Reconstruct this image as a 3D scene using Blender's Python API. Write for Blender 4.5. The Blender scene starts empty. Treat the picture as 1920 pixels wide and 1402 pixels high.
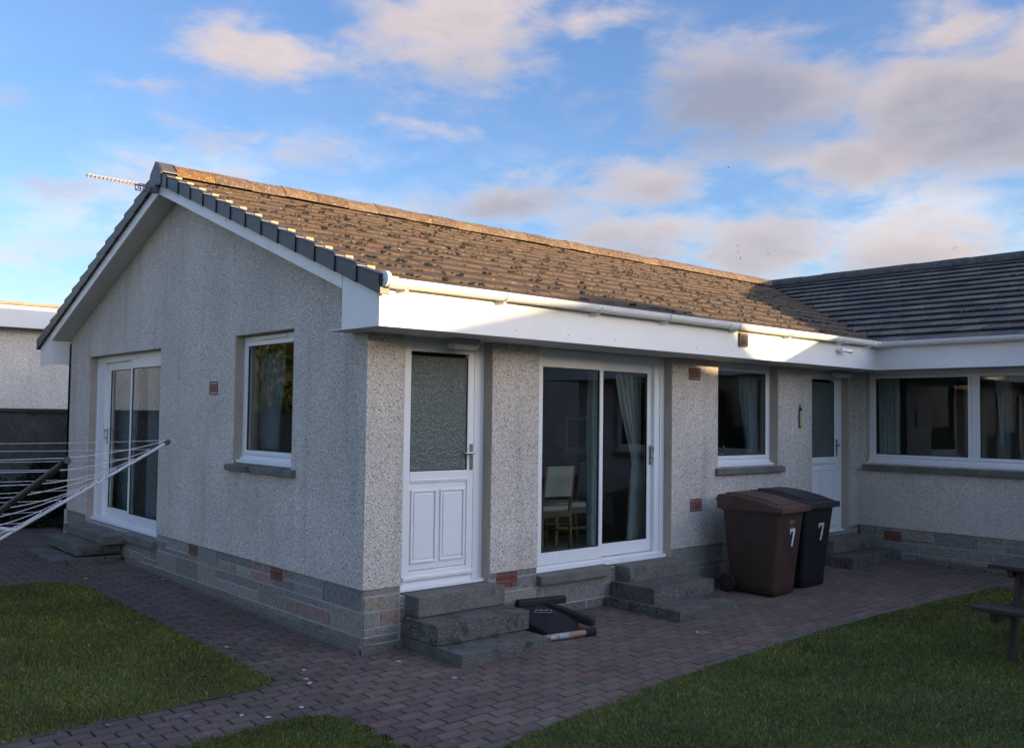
import bpy, bmesh, math, random
import numpy as np
from mathutils import Vector, Matrix
random.seed(7); RNG = np.random.default_rng(7)
R = math.radians
scene = bpy.context.scene
C = scene.collection

# ------------------------------------------------------------------ camera
cam_d = bpy.data.cameras.new('camera'); cam = bpy.data.objects.new('camera', cam_d); C.objects.link(cam)
scene.camera = cam
Fv = Vector((0.66262499, 0.74784351, 0.04072116)); Rv = Vector((0.74804359, -0.66351904, 0.01316349)); Uv = Vector((-0.0368635, -0.02173875, 0.99908384))
M3 = Matrix((Rv, Uv, -Fv)).transposed()
cam.matrix_world = Matrix.Translation((-4.1306, -6.4514, 1.4231)) @ M3.to_4x4()
cam_d.sensor_width = 36; cam_d.lens = 1734.78 / 1920 * 36; cam_d.shift_y = 9.72 / 1920
cam_d.clip_start = 0.05; cam_d.clip_end = 2000

# ------------------------------------------------------------------ sun and sky
SUN_T = Vector((-0.500, 0.858, -0.112)).normalized()       # travel direction of the light
SUN_EL = math.asin(-SUN_T.z)
sun_d = bpy.data.lights.new('sun', 'SUN'); sun = bpy.data.objects.new('sun', sun_d); C.objects.link(sun)
sun_d.energy = 4.9; sun_d.angle = R(0.5); sun_d.color = (1.0, 0.69, 0.37)
sun.rotation_euler = SUN_T.to_track_quat('-Z', 'Y').to_euler()
sun.location = (20, -30, 20)
scene.view_settings.view_transform = 'Standard'; scene.view_settings.look = 'None'
scene.view_settings.gamma = 1; scene.view_settings.exposure = 1.22
SKY_STRENGTH = 0.13

w = bpy.data.worlds.new('World'); scene.world = w; w.use_nodes = True
nt = w.node_tree; nt.nodes.clear()
def N(t, nt=nt, **k):
    n = nt.nodes.new(t)
    for a, b in k.items(): setattr(n, a, b)
    return n
def build_world():
    L = nt.links.new
    out = N('ShaderNodeOutputWorld'); bg = N('ShaderNodeBackground')
    sky = N('ShaderNodeTexSky'); sky.sky_type = 'NISHITA'; sky.sun_disc = False
    sky.sun_elevation = max(SUN_EL, R(6.0)); sky.sun_rotation = math.atan2(-SUN_T.x, -SUN_T.y)
    sky.air_density = 1.0; sky.dust_density = 0.6; sky.ozone_density = 1.6
    tc = N('ShaderNodeTexCoord')
    sep = N('ShaderNodeSeparateXYZ'); L(tc.outputs['Generated'], sep.inputs[0])
    def m(op, a, b=None, c=None):
        n = N('ShaderNodeMath', operation=op)
        for i, v in enumerate((a, b, c)):
            if v is None: continue
            if isinstance(v, (int, float)): n.inputs[i].default_value = v
            else: L(v, n.inputs[i])
        return n.outputs[0]
    az = m('MULTIPLY', m('ARCTAN2', sep.outputs[1], sep.outputs[0]), 57.2958)
    el = m('MULTIPLY', m('ARCSINE', sep.outputs[2]), 57.2958)
    # flat cloud-layer noise
    def noise(scale, detail, rough, loc, stretch=(1, 1, 2.2), dist=0.0):
        mp = N('ShaderNodeMapping'); mp.inputs['Scale'].default_value = stretch; mp.inputs['Location'].default_value = loc
        L(tc.outputs['Generated'], mp.inputs[0])
        n = N('ShaderNodeTexNoise'); n.inputs['Scale'].default_value = scale; n.inputs['Detail'].default_value = detail
        n.inputs['Roughness'].default_value = rough; n.inputs['Distortion'].default_value = dist
        L(mp.outputs[0], n.inputs['Vector']); return n.outputs['Fac']
    n1 = noise(5.0, 9, 0.55, (0.3, 0.1, 0), (1, 1, 2.6), 0.2)
    n2 = noise(13, 8, 0.6, (2.3, 4.1, 1), (1, 1, 2.6), 0.35)
    n3 = noise(3.1, 7, 0.55, (7.3, 1.1, 2), (1, 1, 3.5), 0.5)
    nx = noise(7, 4, 0.6, (3, 3, 3)); ny = noise(7, 4, 0.6, (9, 1, 5))
    azw = m('ADD', az, m('MULTIPLY', m('SUBTRACT', nx, 0.5), 7.0))
    elw = m('ADD', el, m('MULTIPLY', m('SUBTRACT', ny, 0.5), 4.0))
    clouds = [(63.8, 21.0, 3.9, 1.5, 1, .2), (57.4, 21.5, 3.0, 1.6, .6, .2), (51.7, 22.6, 6.5, 3.0, 1, .3), (43.1, 23.6, 3.4, 1.7, .8, .1),
              (34.3, 18.7, 7.4, 3.4, 1.15, .95), (23.0, 21.2, 3.6, 1.6, .9, .1), (21.5, 17.2, 8.5, 3.6, 1.15, .8), (27.6, 14.9, 5.0, 2.0, 1, .6),
              (40.7, 14.4, 4.8, 1.8, 1, .5), (48.6, 13.2, 6.0, 1.5, .9, .8), (41.3, 11.3, 5.6, 1.6, 1.0, .6), (33.6, 10.3, 3.6, 2.4, 1.1, .5),
              (25.3, 9.7, 5.0, 1.7, 1.0, .6), (66.7, 16.5, 3.0, 1.0, .4, .9), (60.8, 15.2, 3.0, 1.4, .5, .7), (76.2, 12.7, 3.0, 1.2, .6, .6), (19.0, 19.8, 3.5, 2.5, .9, .2), (74, 8.5, 7, 1.6, .55, .0), (70, 12, 6, 1.5, .4, .0), (31, 7.5, 9, 1.6, .5, .2), (57, 12, 3.5, 1.0, .4, .1), (80, 14, 3, .8, .6, .6), (69, 13.5, 4, .9, .65, .3), (66, 10.0, 4, 1.0, .6, .2), (77, 17, 3, .7, .55, .7), (72, 18.5, 5, .7, .4, .4), (54, 17, 5, .8, .4, .3)]
    dens = None; grey = None
    for a, e, ra, re, amp, g in clouds:
        dx = m('DIVIDE', m('SUBTRACT', azw, a), ra * 1.25); dy = m('DIVIDE', m('SUBTRACT', elw, e), re * 1.25)
        d = m('ADD', m('MULTIPLY', dx, dx), m('MULTIPLY', dy, dy))
        f = m('MULTIPLY', m('EXPONENT', m('MULTIPLY', d, -1.5)), amp)
        dens = f if dens is None else m('MAXIMUM', dens, f)
        gg = m('MULTIPLY', f, m('ADD', g, m('MULTIPLY', dy, -0.35)))
        grey = gg if grey is None else m('MAXIMUM', grey, gg)
    # everywhere else: loose scattered clouds
    inview = m('MULTIPLY', m('LESS_THAN', m('ABSOLUTE', m('SUBTRACT', az, 48.0)), 38.0), m('LESS_THAN', m('ABSOLUTE', m('SUBTRACT', el, 6.0)), 26.0))
    other = m('MULTIPLY', m('MAXIMUM', m('MULTIPLY', m('SUBTRACT', n3, 0.5), 3.5), 0.0), m('SUBTRACT', 1.0, inview))
    dens = m('MAXIMUM', dens, other)
    dn = m('ADD', m('SUBTRACT', m('MULTIPLY', dens, 1.15), 0.22), m('ADD', m('MULTIPLY', m('SUBTRACT', n1, 0.5), 2.1), m('MULTIPLY', m('SUBTRACT', n2, 0.5), 1.7)))
    dn = m('MULTIPLY', dn, m('MINIMUM', m('MULTIPLY', dens, 4.0), 1.0))
    mr = N('ShaderNodeMapRange', interpolation_type='SMOOTHSTEP'); L(dn, mr.inputs['Value'])
    mr.inputs['From Min'].default_value = -0.12; mr.inputs['From Max'].default_value = 0.95; mr.inputs['To Max'].default_value = 0.88
    # thin pale veil low over the horizon
    veil = m('MULTIPLY', m('MAXIMUM', m('MULTIPLY', m('SUBTRACT', n1, 0.34), 4.4), 0.0), m('MAXIMUM', m('MULTIPLY', m('SUBTRACT', 18.0, el), 0.085), 0.0))
    veil = m('MINIMUM', m('MULTIPLY', veil, m('MAXIMUM', m('MULTIPLY', m('SUBTRACT', n2, 0.34), 3.4), 0.0)), 0.62)
    tint = N('ShaderNodeMixRGB', blend_type='MULTIPLY'); tint.inputs[0].default_value = 1
    L(sky.outputs[0], tint.inputs[1]); tint.inputs[2].default_value = SKY_TINT
    K = CLOUD_K
    mv = N('ShaderNodeMixRGB'); L(veil, mv.inputs[0]); L(tint.outputs[0], mv.inputs[1]); mv.inputs[2].default_value = (.86 * K, .96 * K, 1.10 * K, 1)
    cc = N('ShaderNodeMixRGB'); gs = m('MINIMUM', m('MAXIMUM', m('ADD', grey, m('MULTIPLY', m('SUBTRACT', n2, 0.5), 0.9)), 0.0), 1.0); L(gs, cc.inputs[0])
    cc.inputs[1].default_value = (.86 * K, .72 * K, .66 * K, 1); cc.inputs[2].default_value = (.36 * K, .37 * K, .46 * K, 1)
    mc = N('ShaderNodeMixRGB'); L(mr.outputs[0], mc.inputs[0]); L(mv.outputs[0], mc.inputs[1]); L(cc.outputs[0], mc.inputs[2])
    # sky gain added towards the low sun and overhead, to light the house
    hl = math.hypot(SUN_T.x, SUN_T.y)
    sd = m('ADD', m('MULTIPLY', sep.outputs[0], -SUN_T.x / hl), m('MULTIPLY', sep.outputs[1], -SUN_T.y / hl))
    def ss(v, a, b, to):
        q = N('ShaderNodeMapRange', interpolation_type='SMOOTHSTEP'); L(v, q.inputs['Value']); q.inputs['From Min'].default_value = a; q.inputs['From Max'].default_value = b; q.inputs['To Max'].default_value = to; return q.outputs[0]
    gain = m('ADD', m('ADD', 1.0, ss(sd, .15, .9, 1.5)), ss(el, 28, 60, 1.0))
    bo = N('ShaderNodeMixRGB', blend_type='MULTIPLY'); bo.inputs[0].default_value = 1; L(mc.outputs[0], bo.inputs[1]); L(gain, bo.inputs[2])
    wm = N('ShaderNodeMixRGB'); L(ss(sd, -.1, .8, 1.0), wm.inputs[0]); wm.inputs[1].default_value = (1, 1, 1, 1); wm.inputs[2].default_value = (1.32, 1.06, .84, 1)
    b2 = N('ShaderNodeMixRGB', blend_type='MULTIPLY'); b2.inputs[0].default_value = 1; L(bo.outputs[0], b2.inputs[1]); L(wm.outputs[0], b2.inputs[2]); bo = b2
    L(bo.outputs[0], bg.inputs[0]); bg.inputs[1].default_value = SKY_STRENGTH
    L(bg.outputs[0], out.inputs[0])
SKY_TINT = (.76, .91, 1.30, 1); CLOUD_K = 3.4
build_world()
scene.render.engine = 'CYCLES'
scene.cycles.max_bounces = 7; scene.cycles.transparent_max_bounces = 12

# ------------------------------------------------------------------ helpers
def tag(o, label=None, cat=None, group=None, kind=None):
    if label: o['label'] = label
    if cat: o['category'] = cat
    if group: o['group'] = group
    if kind: o['kind'] = kind
    return o
def empty(name, loc, label, cat, group=None, rz=0):
    o = bpy.data.objects.new(name, None); C.objects.link(o); o.location = loc; o.rotation_euler = (0, 0, rz)
    o.empty_display_size = 0.1
    return tag(o, label, cat, group)
class MB:
    def __init__(s): s.v = []; s.f = []; s.c = []; s.m = []
    def face(s, pts, col=(1, 1, 1), mi=0):
        n = len(s.v); s.v += [tuple(p) for p in pts]; s.f.append(tuple(range(n, n + len(pts)))); s.c.append(col); s.m.append(mi)
    def poly(s, verts, faces, col=(1, 1, 1), mi=0):
        n = len(s.v); s.v += [tuple(p) for p in verts]
        for f in faces: s.f.append(tuple(n + i for i in f)); s.c.append(col); s.m.append(mi)
    def hexa(s, b, t, col=(1, 1, 1), mi=0):       # b, t: 4 points each, same winding
        s.poly(list(b) + list(t), [(3, 2, 1, 0), (4, 5, 6, 7), (0, 1, 5, 4), (1, 2, 6, 5), (2, 3, 7, 6), (3, 0, 4, 7)], col, mi)
    def box(s, x0, x1, y0, y1, z0, z1, col=(1, 1, 1), mi=0):
        x0, x1 = sorted((x0, x1)); y0, y1 = sorted((y0, y1)); z0, z1 = sorted((z0, z1))
        s.hexa([(x0, y0, z0), (x1, y0, z0), (x1, y1, z0), (x0, y1, z0)], [(x0, y0, z1), (x1, y0, z1), (x1, y1, z1), (x0, y1, z1)], col, mi)
    def bar(s, a, b, wd, ht, up=(0, 0, 1), col=(1, 1, 1), mi=0):   # rectangular bar from a to b
        a = Vector(a); b = Vector(b); d = (b - a).normalized(); u = Vector(up); sd = d.cross(u).normalized(); u = sd.cross(d)
        q = [sd * (-wd / 2) + u * (-ht / 2), sd * (wd / 2) + u * (-ht / 2), sd * (wd / 2) + u * (ht / 2), sd * (-wd / 2) + u * (ht / 2)]
        s.hexa([a + k for k in q], [b + k for k in q], col, mi)
    def tube(s, pts, r, n=10, col=(1, 1, 1), mi=0, caps=True):
        pts = [Vector(p) for p in pts]; rr = r if isinstance(r, (list, tuple)) else [r] * len(pts); base = len(s.v)
        for i, p in enumerate(pts):
            d = (pts[min(i + 1, len(pts) - 1)] - pts[max(i - 1, 0)]).normalized()
            u = Vector((0, 0, 1)) if abs(d.z) < .95 else Vector((1, 0, 0)); a = d.cross(u).normalized(); b = d.cross(a)
            for k in range(n):
                t = 2 * math.pi * k / n; s.v.append(tuple(p + a * math.cos(t) * rr[i] + b * math.sin(t) * rr[i]))
        for i in range(len(pts) - 1):
            for k in range(n):
                s.f.append((base + i * n + k, base + i * n + (k + 1) % n, base + (i + 1) * n + (k + 1) % n, base + (i + 1) * n + k)); s.c.append(col); s.m.append(mi)
        if caps:
            s.f.append(tuple(base + k for k in range(n))[::-1]); s.c.append(col); s.m.append(mi)
            s.f.append(tuple(base + (len(pts) - 1) * n + k for k in range(n))); s.c.append(col); s.m.append(mi)
    def build(s, name, mat, parent=None, bevel=0, smooth=False, fix=True):
        me = bpy.data.meshes.new(name); me.from_pydata(s.v, [], s.f)
        mats = mat if isinstance(mat, (list, tuple)) else [mat]
        for m_ in mats: me.materials.append(m_)
        me.polygons.foreach_set('material_index', s.m)
        ca = me.color_attributes.new('Col', 'FLOAT_COLOR', 'CORNER')
        cols = []
        for f, c in zip(s.f, s.c): cols += [c[0], c[1], c[2], 1.0] * len(f)
        ca.data.foreach_set('color', cols)
        if fix:
            bm = bmesh.new(); bm.from_mesh(me); bmesh.ops.recalc_face_normals(bm, faces=bm.faces); bm.to_mesh(me); bm.free()
        if smooth: me.polygons.foreach_set('use_smooth', [True] * len(me.polygons))
        me.update()
        o = bpy.data.objects.new(name, me); C.objects.link(o)
        if parent: o.parent = parent
        if bevel:
            b = o.modifiers.new('bevel', 'BEVEL'); b.width = bevel; b.segments = 2; b.limit_method = 'ANGLE'; b.angle_limit = R(40)
        return o

# ------------------------------------------------------------------ materials
def mat(name): 
    m = bpy.data.materials.new(name); m.use_nodes = True; t = m.node_tree; return m, t, t.nodes['Principled BSDF'], t.links.new
def simple(name, col, rough=0.5, bump=0, bscale=200, var=0.0, vscale=3, metal=0, spec=None, attr=False, sub=None):
    m, t, b, L = mat(name)
    b.inputs['Roughness'].default_value = rough; b.inputs['Metallic'].default_value = metal
    if spec is not None: b.inputs['Specular IOR Level'].default_value = spec
    tc = t.nodes.new('ShaderNodeTexCoord')
    src = None
    if var:
        n = t.nodes.new('ShaderNodeTexNoise'); n.inputs['Scale'].default_value = vscale; n.inputs['Detail'].default_value = 6; n.inputs['Roughness'].default_value = .65
        L(tc.outputs['Object'], n.inputs['Vector'])
        r = t.nodes.new('ShaderNodeMapRange'); L(n.outputs['Fac'], r.inputs['Value']); r.inputs['From Min'].default_value = .3; r.inputs['From Max'].default_value = .7
        r.inputs['To Min'].default_value = 1 - var; r.inputs['To Max'].default_value = 1 + var
        mx = t.nodes.new('ShaderNodeMixRGB'); mx.blend_type = 'MULTIPLY'; mx.inputs[0].default_value = 1
        mx.inputs[1].default_value = (*col, 1); L(r.outputs[0], mx.inputs[2]); src = mx.outputs[0]
    if attr:
        a = t.nodes.new('ShaderNodeAttribute'); a.attribute_name = 'Col'
        mx = t.nodes.new('ShaderNodeMixRGB'); mx.blend_type = 'MULTIPLY'; mx.inputs[0].default_value = 1
        if src: L(src, mx.inputs[1])
        else: mx.inputs[1].default_value = (*col, 1)
        L(a.outputs['Color'], mx.inputs[2]); src = mx.outputs[0]
    if src: L(src, b.inputs['Base Color'])
    else: b.inputs['Base Color'].default_value = (*col, 1)
    if bump:
        n = t.nodes.new('ShaderNodeTexNoise'); n.inputs['Scale'].default_value = bscale; n.inputs['Detail'].default_value = 4; L(tc.outputs['Object'], n.inputs['Vector'])
        bp = t.nodes.new('ShaderNodeBump'); bp.inputs['Strength'].default_value = bump; bp.inputs['Distance'].default_value = .01
        L(n.outputs['Fac'], bp.inputs['Height']); L(bp.outputs[0], b.inputs['Normal'])
    return m
def harl(name, tint=(1, 1, 1), scale=105, contrast=1.0, dark=True):
    m, t, b, L = mat(name); nn = t.nodes.new
    tc = nn('ShaderNodeTexCoord')
    v = nn('ShaderNodeTexVoronoi'); v.inputs['Scale'].default_value = scale; L(tc.outputs['Object'], v.inputs['Vector'])
    sp = nn('ShaderNodeSeparateColor'); L(v.outputs['Color'], sp.inputs[0])
    r = nn('ShaderNodeValToRGB'); L(sp.outputs[0], r.inputs[0]); r.color_ramp.interpolation = 'CONSTANT'
    pal = [(0, (.22, .22, .23)), (.04, (.40, .40, .40)), (.12, (.48, .48, .48)), (.30, (.54, .49, .45)), (.40, (.58, .58, .57)), (.62, (.70, .69, .67)), (.82, (.82, .80, .77)), (.95, (.52, .42, .36))]
    e = r.color_ramp.elements
    while len(e) < len(pal): e.new(1)
    for k, (p_, c) in enumerate(pal): e[k].position = p_; e[k].color = (c[0] * tint[0], c[1] * tint[1], c[2] * tint[2], 1)
    # dark gaps between pebbles, their shade put into the colour
    d = nn('ShaderNodeMapRange'); L(v.outputs['Distance'], d.inputs['Value']); d.inputs['From Min'].default_value = .42; d.inputs['From Max'].default_value = .75
    d.inputs['To Max'].default_value = .55 * contrast
    m1 = nn('ShaderNodeMixRGB'); L(d.outputs[0], m1.inputs[0]); L(r.outputs[0], m1.inputs[1]); m1.inputs[2].default_value = (.16, .155, .15, 1)
    # sparse larger dark stones
    v2 = nn('ShaderNodeTexVoronoi'); v2.inputs['Scale'].default_value = 38; L(tc.outputs['Object'], v2.inputs['Vector'])
    s2 = nn('ShaderNodeSeparateColor'); L(v2.outputs['Color'], s2.inputs[0])
    g1 = nn('ShaderNodeMath'); g1.operation = 'GREATER_THAN'; L(s2.outputs[1], g1.inputs[0]); g1.inputs[1].default_value = .80
    g2 = nn('ShaderNodeMath'); g2.operation = 'LESS_THAN'; L(v2.outputs['Distance'], g2.inputs[0]); g2.inputs[1].default_value = .24
    g3 = nn('ShaderNodeMath'); g3.operation = 'MULTIPLY'; L(g1.outputs[0], g3.inputs[0]); L(g2.outputs[0], g3.inputs[1])
    g4 = nn('ShaderNodeMath'); g4.operation = 'MULTIPLY'; L(g3.outputs[0], g4.inputs[0]); g4.inputs[1].default_value = .85 if dark else .4
    m2 = nn('ShaderNodeMixRGB'); L(g4.outputs[0], m2.inputs[0]); L(m1.outputs[0], m2.inputs[1]); m2.inputs[2].default_value = (.035, .035, .04, 1)
    n = nn('ShaderNodeTexNoise'); n.inputs['Scale'].default_value = 1.3; n.inputs['Detail'].default_value = 5; L(tc.outputs['Object'], n.inputs['Vector'])
    q = nn('ShaderNodeMapRange'); L(n.outputs['Fac'], q.inputs['Value']); q.inputs['From Min'].default_value = .3; q.inputs['From Max'].default_value = .7; q.inputs['To Min'].default_value = .88; q.inputs['To Max'].default_value = 1.1
    m3 = nn('ShaderNodeMixRGB'); m3.blend_type = 'MULTIPLY'; m3.inputs[0].default_value = 1; L(m2.outputs[0], m3.inputs[1]); L(q.outputs[0], m3.inputs[2])
    mp = nn('ShaderNodeMapping'); mp.inputs['Scale'].default_value = (5, 5, .45); L(tc.outputs['Object'], mp.inputs[0])
    ns = nn('ShaderNodeTexNoise'); ns.inputs['Scale'].default_value = 1; ns.inputs['Detail'].default_value = 5; ns.inputs['Roughness'].default_value = .6; L(mp.outputs[0], ns.inputs['Vector'])
    qs = nn('ShaderNodeMapRange'); L(ns.outputs['Fac'], qs.inputs['Value']); qs.inputs['From Min'].default_value = .52; qs.inputs['From Max'].default_value = .75; qs.inputs['To Min'].default_value = 1.0; qs.inputs['To Max'].default_value = .80
    m4 = nn('ShaderNodeMixRGB'); m4.blend_type = 'MULTIPLY'; m4.inputs[0].default_value = 1; L(m3.outputs[0], m4.inputs[1]); L(qs.outputs[0], m4.inputs[2])
    L(m4.outputs[0], b.inputs['Base Color']); b.inputs['Roughness'].default_value = .75
    bp = nn('ShaderNodeBump'); bp.invert = True; bp.inputs['Strength'].default_value = .65; bp.inputs['Distance'].default_value = .003
    L(v.outputs['Distance'], bp.inputs['Height']); L(bp.outputs[0], b.inputs['Normal'])
    return m
def speckled(name, base, light=(.5, .5, .47), dark=(.05, .05, .05), thr=.92, scale=60, rough=.85, attr=False, moss=None, bump=.35, var=.3, vscale=4):
    """stone-like: base colour, noise variation, small light chips (lichen) and dark grains"""
    m, t, b, L = mat(name); nn = t.nodes.new
    tc = nn('ShaderNodeTexCoord')
    n = nn('ShaderNodeTexNoise'); n.inputs['Scale'].default_value = vscale; n.inputs['Detail'].default_value = 8; n.inputs['Roughness'].default_value = .7; L(tc.outputs['Object'], n.inputs['Vector'])
    q = nn('ShaderNodeMapRange'); L(n.outputs['Fac'], q.inputs['Value']); q.inputs['From Min'].default_value = .3; q.inputs['From Max'].default_value = .7; q.inputs['To Min'].default_value = 1 - var; q.inputs['To Max'].default_value = 1 + var
    m0 = nn('ShaderNodeMixRGB'); m0.blend_type = 'MULTIPLY'; m0.inputs[0].default_value = 1; m0.inputs[1].default_value = (*base, 1); L(q.outputs[0], m0.inputs[2]); src = m0.outputs[0]
    if attr:
        a = nn('ShaderNodeAttribute'); a.attribute_name = 'Col'; m4 = nn('ShaderNodeMixRGB'); m4.blend_type = 'MULTIPLY'; m4.inputs[0].default_value = 1
        L(src, m4.inputs[1]); L(a.outputs['Color'], m4.inputs[2]); src = m4.outputs[0]
    g = nn('ShaderNodeTexNoise'); g.inputs['Scale'].default_value = 170; g.inputs['Detail'].default_value = 3; L(tc.outputs['Object'], g.inputs['Vector'])
    gr = nn('ShaderNodeMapRange'); L(g.outputs['Fac'], gr.inputs['Value']); gr.inputs['From Min'].default_value = .35; gr.inputs['From Max'].default_value = .65; gr.inputs['To Min'].default_value = .65; gr.inputs['To Max'].default_value = 1.35
    m5 = nn('ShaderNodeMixRGB'); m5.blend_type = 'MULTIPLY'; m5.inputs[0].default_value = 1; L(src, m5.inputs[1]); L(gr.outputs[0], m5.inputs[2]); src = m5.outputs[0]
    v = nn('ShaderNodeTexVoronoi'); v.inputs['Scale'].default_value = scale; L(tc.outputs['Object'], v.inputs['Vector'])
    sp = nn('ShaderNodeSeparateColor'); L(v.outputs['Color'], sp.inputs[0])
    for ch, th, col, dist in ((0, thr, light, .33), (1, .93, dark, .35)):
        a1 = nn('ShaderNodeMath'); a1.operation = 'GREATER_THAN'; L(sp.outputs[ch], a1.inputs[0]); a1.inputs[1].default_value = th
        a2 = nn('ShaderNodeMath'); a2.operation = 'LESS_THAN'; L(v.outputs['Distance'], a2.inputs[0]); a2.inputs[1].default_value = dist
        a3 = nn('ShaderNodeMath'); a3.operation = 'MULTIPLY'; L(a1.outputs[0], a3.inputs[0]); L(a2.outputs[0], a3.inputs[1])
        mm = nn('ShaderNodeMixRGB'); L(a3.outputs[0], mm.inputs[0]); L(src, mm.inputs[1]); mm.inputs[2].default_value = (*col, 1); src = mm.outputs[0]
    if moss:
        mo = nn('ShaderNodeTexNoise'); mo.inputs['Scale'].default_value = moss[1]; mo.inputs['Detail'].default_value = 7; mo.inputs['Roughness'].default_value = .7; L(tc.outputs['Object'], mo.inputs['Vector'])
        mr_ = nn('ShaderNodeMapRange'); L(mo.outputs['Fac'], mr_.inputs['Value']); mr_.inputs['From Min'].default_value = moss[2]; mr_.inputs['From Max'].default_value = moss[2] + .05; mr_.inputs['To Max'].default_value = .85
        mm = nn('ShaderNodeMixRGB'); L(mr_.outputs[0], mm.inputs[0]); L(src, mm.inputs[1]); mm.inputs[2].default_value = (*moss[0], 1); src = mm.outputs[0]
    L(src, b.inputs['Base Color']); b.inputs['Roughness'].default_value = rough
    bp = nn('ShaderNodeBump'); bp.inputs['Strength'].default_value = bump; bp.inputs['Distance'].default_value = .01
    L(g.outputs['Fac'], bp.inputs['Height']); L(bp.outputs[0], b.inputs['Normal'])
    return m
def glass_mat(name, tint=(.90, .93, .93), ior=1.5, boost=1.0):
    m, t, b, L = mat(name); t.nodes.remove(b); nn = t.nodes.new
    out = t.nodes['Material Output']
    tr = nn('ShaderNodeBsdfTransparent'); tr.inputs[0].default_value = (*tint, 1)
    gl = nn('ShaderNodeBsdfGlossy'); gl.inputs['Roughness'].default_value = .0; gl.inputs[0].default_value = (.95, .97, .97, 1)
    fr = nn('ShaderNodeFresnel'); fr.inputs['IOR'].default_value = ior
    ml = nn('ShaderNodeMath'); ml.operation = 'MULTIPLY'; ml.use_clamp = True; ml.inputs[1].default_value = boost; L(fr.outputs[0], ml.inputs[0])
    ge = nn('ShaderNodeNewGeometry'); bk = nn('ShaderNodeMath'); bk.operation = 'SUBTRACT'; bk.inputs[0].default_value = 1; L(ge.outputs['Backfacing'], bk.inputs[1])
    ml2 = nn('ShaderNodeMath'); ml2.operation = 'MULTIPLY'; L(ml.outputs[0], ml2.inputs[0]); L(bk.outputs[0], ml2.inputs[1]); ml = ml2
    # float-glass waviness
    tc = nn('ShaderNodeTexCoord'); n = nn('ShaderNodeTexNoise'); n.inputs['Scale'].default_value = 1.1; n.inputs['Detail'].default_value = 1; L(tc.outputs['Object'], n.inputs['Vector'])
    bp = nn('ShaderNodeBump'); bp.inputs['Strength'].default_value = .05; bp.inputs['Distance'].default_value = .05; L(n.outputs['Fac'], bp.inputs['Height']); L(bp.outputs[0], gl.inputs['Normal'])
    mx = nn('ShaderNodeMixShader'); L(ml.outputs[0], mx.inputs[0]); L(tr.outputs[0], mx.inputs[1]); L(gl.outputs[0], mx.inputs[2]); L(mx.outputs[0], out.inputs[0])
    return m
def frosted():
    m, t, b, L = mat('patterned_glass'); nn = t.nodes.new
    b.inputs['Base Color'].default_value = (.050, .072, .062, 1); b.inputs['Roughness'].default_value = .3; b.inputs['IOR'].default_value = 1.65
    tc = nn('ShaderNodeTexCoord'); v = nn('ShaderNodeTexVoronoi'); v.inputs['Scale'].default_value = 62; L(tc.outputs['Object'], v.inputs['Vector'])
    n = nn('ShaderNodeTexNoise'); n.inputs['Scale'].default_value = 32; n.inputs['Detail'].default_value = 5; n.inputs['Distortion'].default_value = 3.5; L(tc.outputs['Object'], n.inputs['Vector'])
    ad = nn('ShaderNodeMath'); ad.operation = 'ADD'; L(v.outputs['Distance'], ad.inputs[0]); L(n.outputs['Fac'], ad.inputs[1])
    bp = nn('ShaderNodeBump'); bp.inputs['Strength'].default_value = .9; bp.inputs['Distance'].default_value = .007; L(ad.outputs[0], bp.inputs['Height'])
    pr_ = nn('ShaderNodeMapRange'); L(ad.outputs[0], pr_.inputs['Value']); pr_.inputs['From Min'].default_value = .75; pr_.inputs['From Max'].default_value = 1.25
    pm_ = nn('ShaderNodeMixRGB'); L(pr_.outputs[0], pm_.inputs[0]); pm_.inputs[1].default_value = (.040, .062, .055, 1); pm_.inputs[2].default_value = (.125, .155, .130, 1); L(pm_.outputs[0], b.inputs['Base Color'])  # sparkle of the pattern painted as lighter patches in the base colour
    L(bp.outputs[0], b.inputs['Normal'])
    return m
M = {}
M['harl'] = harl('pebbledash', (1.09, 1.0, .90), 135, .7)
M['harl2'] = harl('pebbledash_neighbour', (1.22, 1.12, 1.0), 150, .2, False)
M['render_dark'] = speckled('dark_roughcast', (.07, .068, .066), (.2, .2, .2), thr=.9, scale=50, var=.4)
M['margin'] = simple('smooth_render_margin', (.42, .35, .285), .85, .2, 150, .12, 6)
M['upvc'] = simple('white_plastic', (.80, .80, .80), .28, var=.03, vscale=2)
M['fascia'] = simple('white_fascia_board', (.78, .77, .75), .4, var=.05, vscale=1.5)
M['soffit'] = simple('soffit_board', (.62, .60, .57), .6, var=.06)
M['gutter'] = simple('white_gutter_plastic', (.80, .79, .76), .3, var=.04)
M['glass'] = glass_mat('window_glass', boost=1.9)
M['frost'] = frosted()
M['seal'] = simple('rubber_seal', (.012, .012, .013), .6)
M['chrome'] = simple('satin_metal', (.40, .38, .37), .25, metal=1)
M['cap'] = simple('dark_verge_plastic', (.024, .030, .041), .45, .1, 300, .15, 5, attr=True)
M['tile'] = speckled('weathered_roof_tile', (.092, .064, .041), (.36, .33, .26), (.03, .026, .02), thr=.965, scale=55, attr=True, bump=.9, var=.28, vscale=9)
M['tile2'] = speckled('grey_roof_tile', (.108, .090, .074), (.26, .26, .24), (.02, .02, .02), thr=.95, scale=40, attr=True, bump=.8, var=.45, vscale=6)
M['ridge'] = speckled('ridge_tile', (.15, .105, .066), (.55, .50, .38), (.05, .03, .02), thr=.80, scale=60, attr=True, bump=1.0, var=.45, vscale=9)
M['ridge2'] = speckled('ridge_tile_grey', (.075, .070, .066), (.24, .24, .22), (.02, .02, .02), thr=.85, scale=40, bump=1.0, var=.4, vscale=9)
M['moss'] = simple('dark_roof_moss', (.009, .008, .005), .95, .6, 120, .4, 30)
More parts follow.
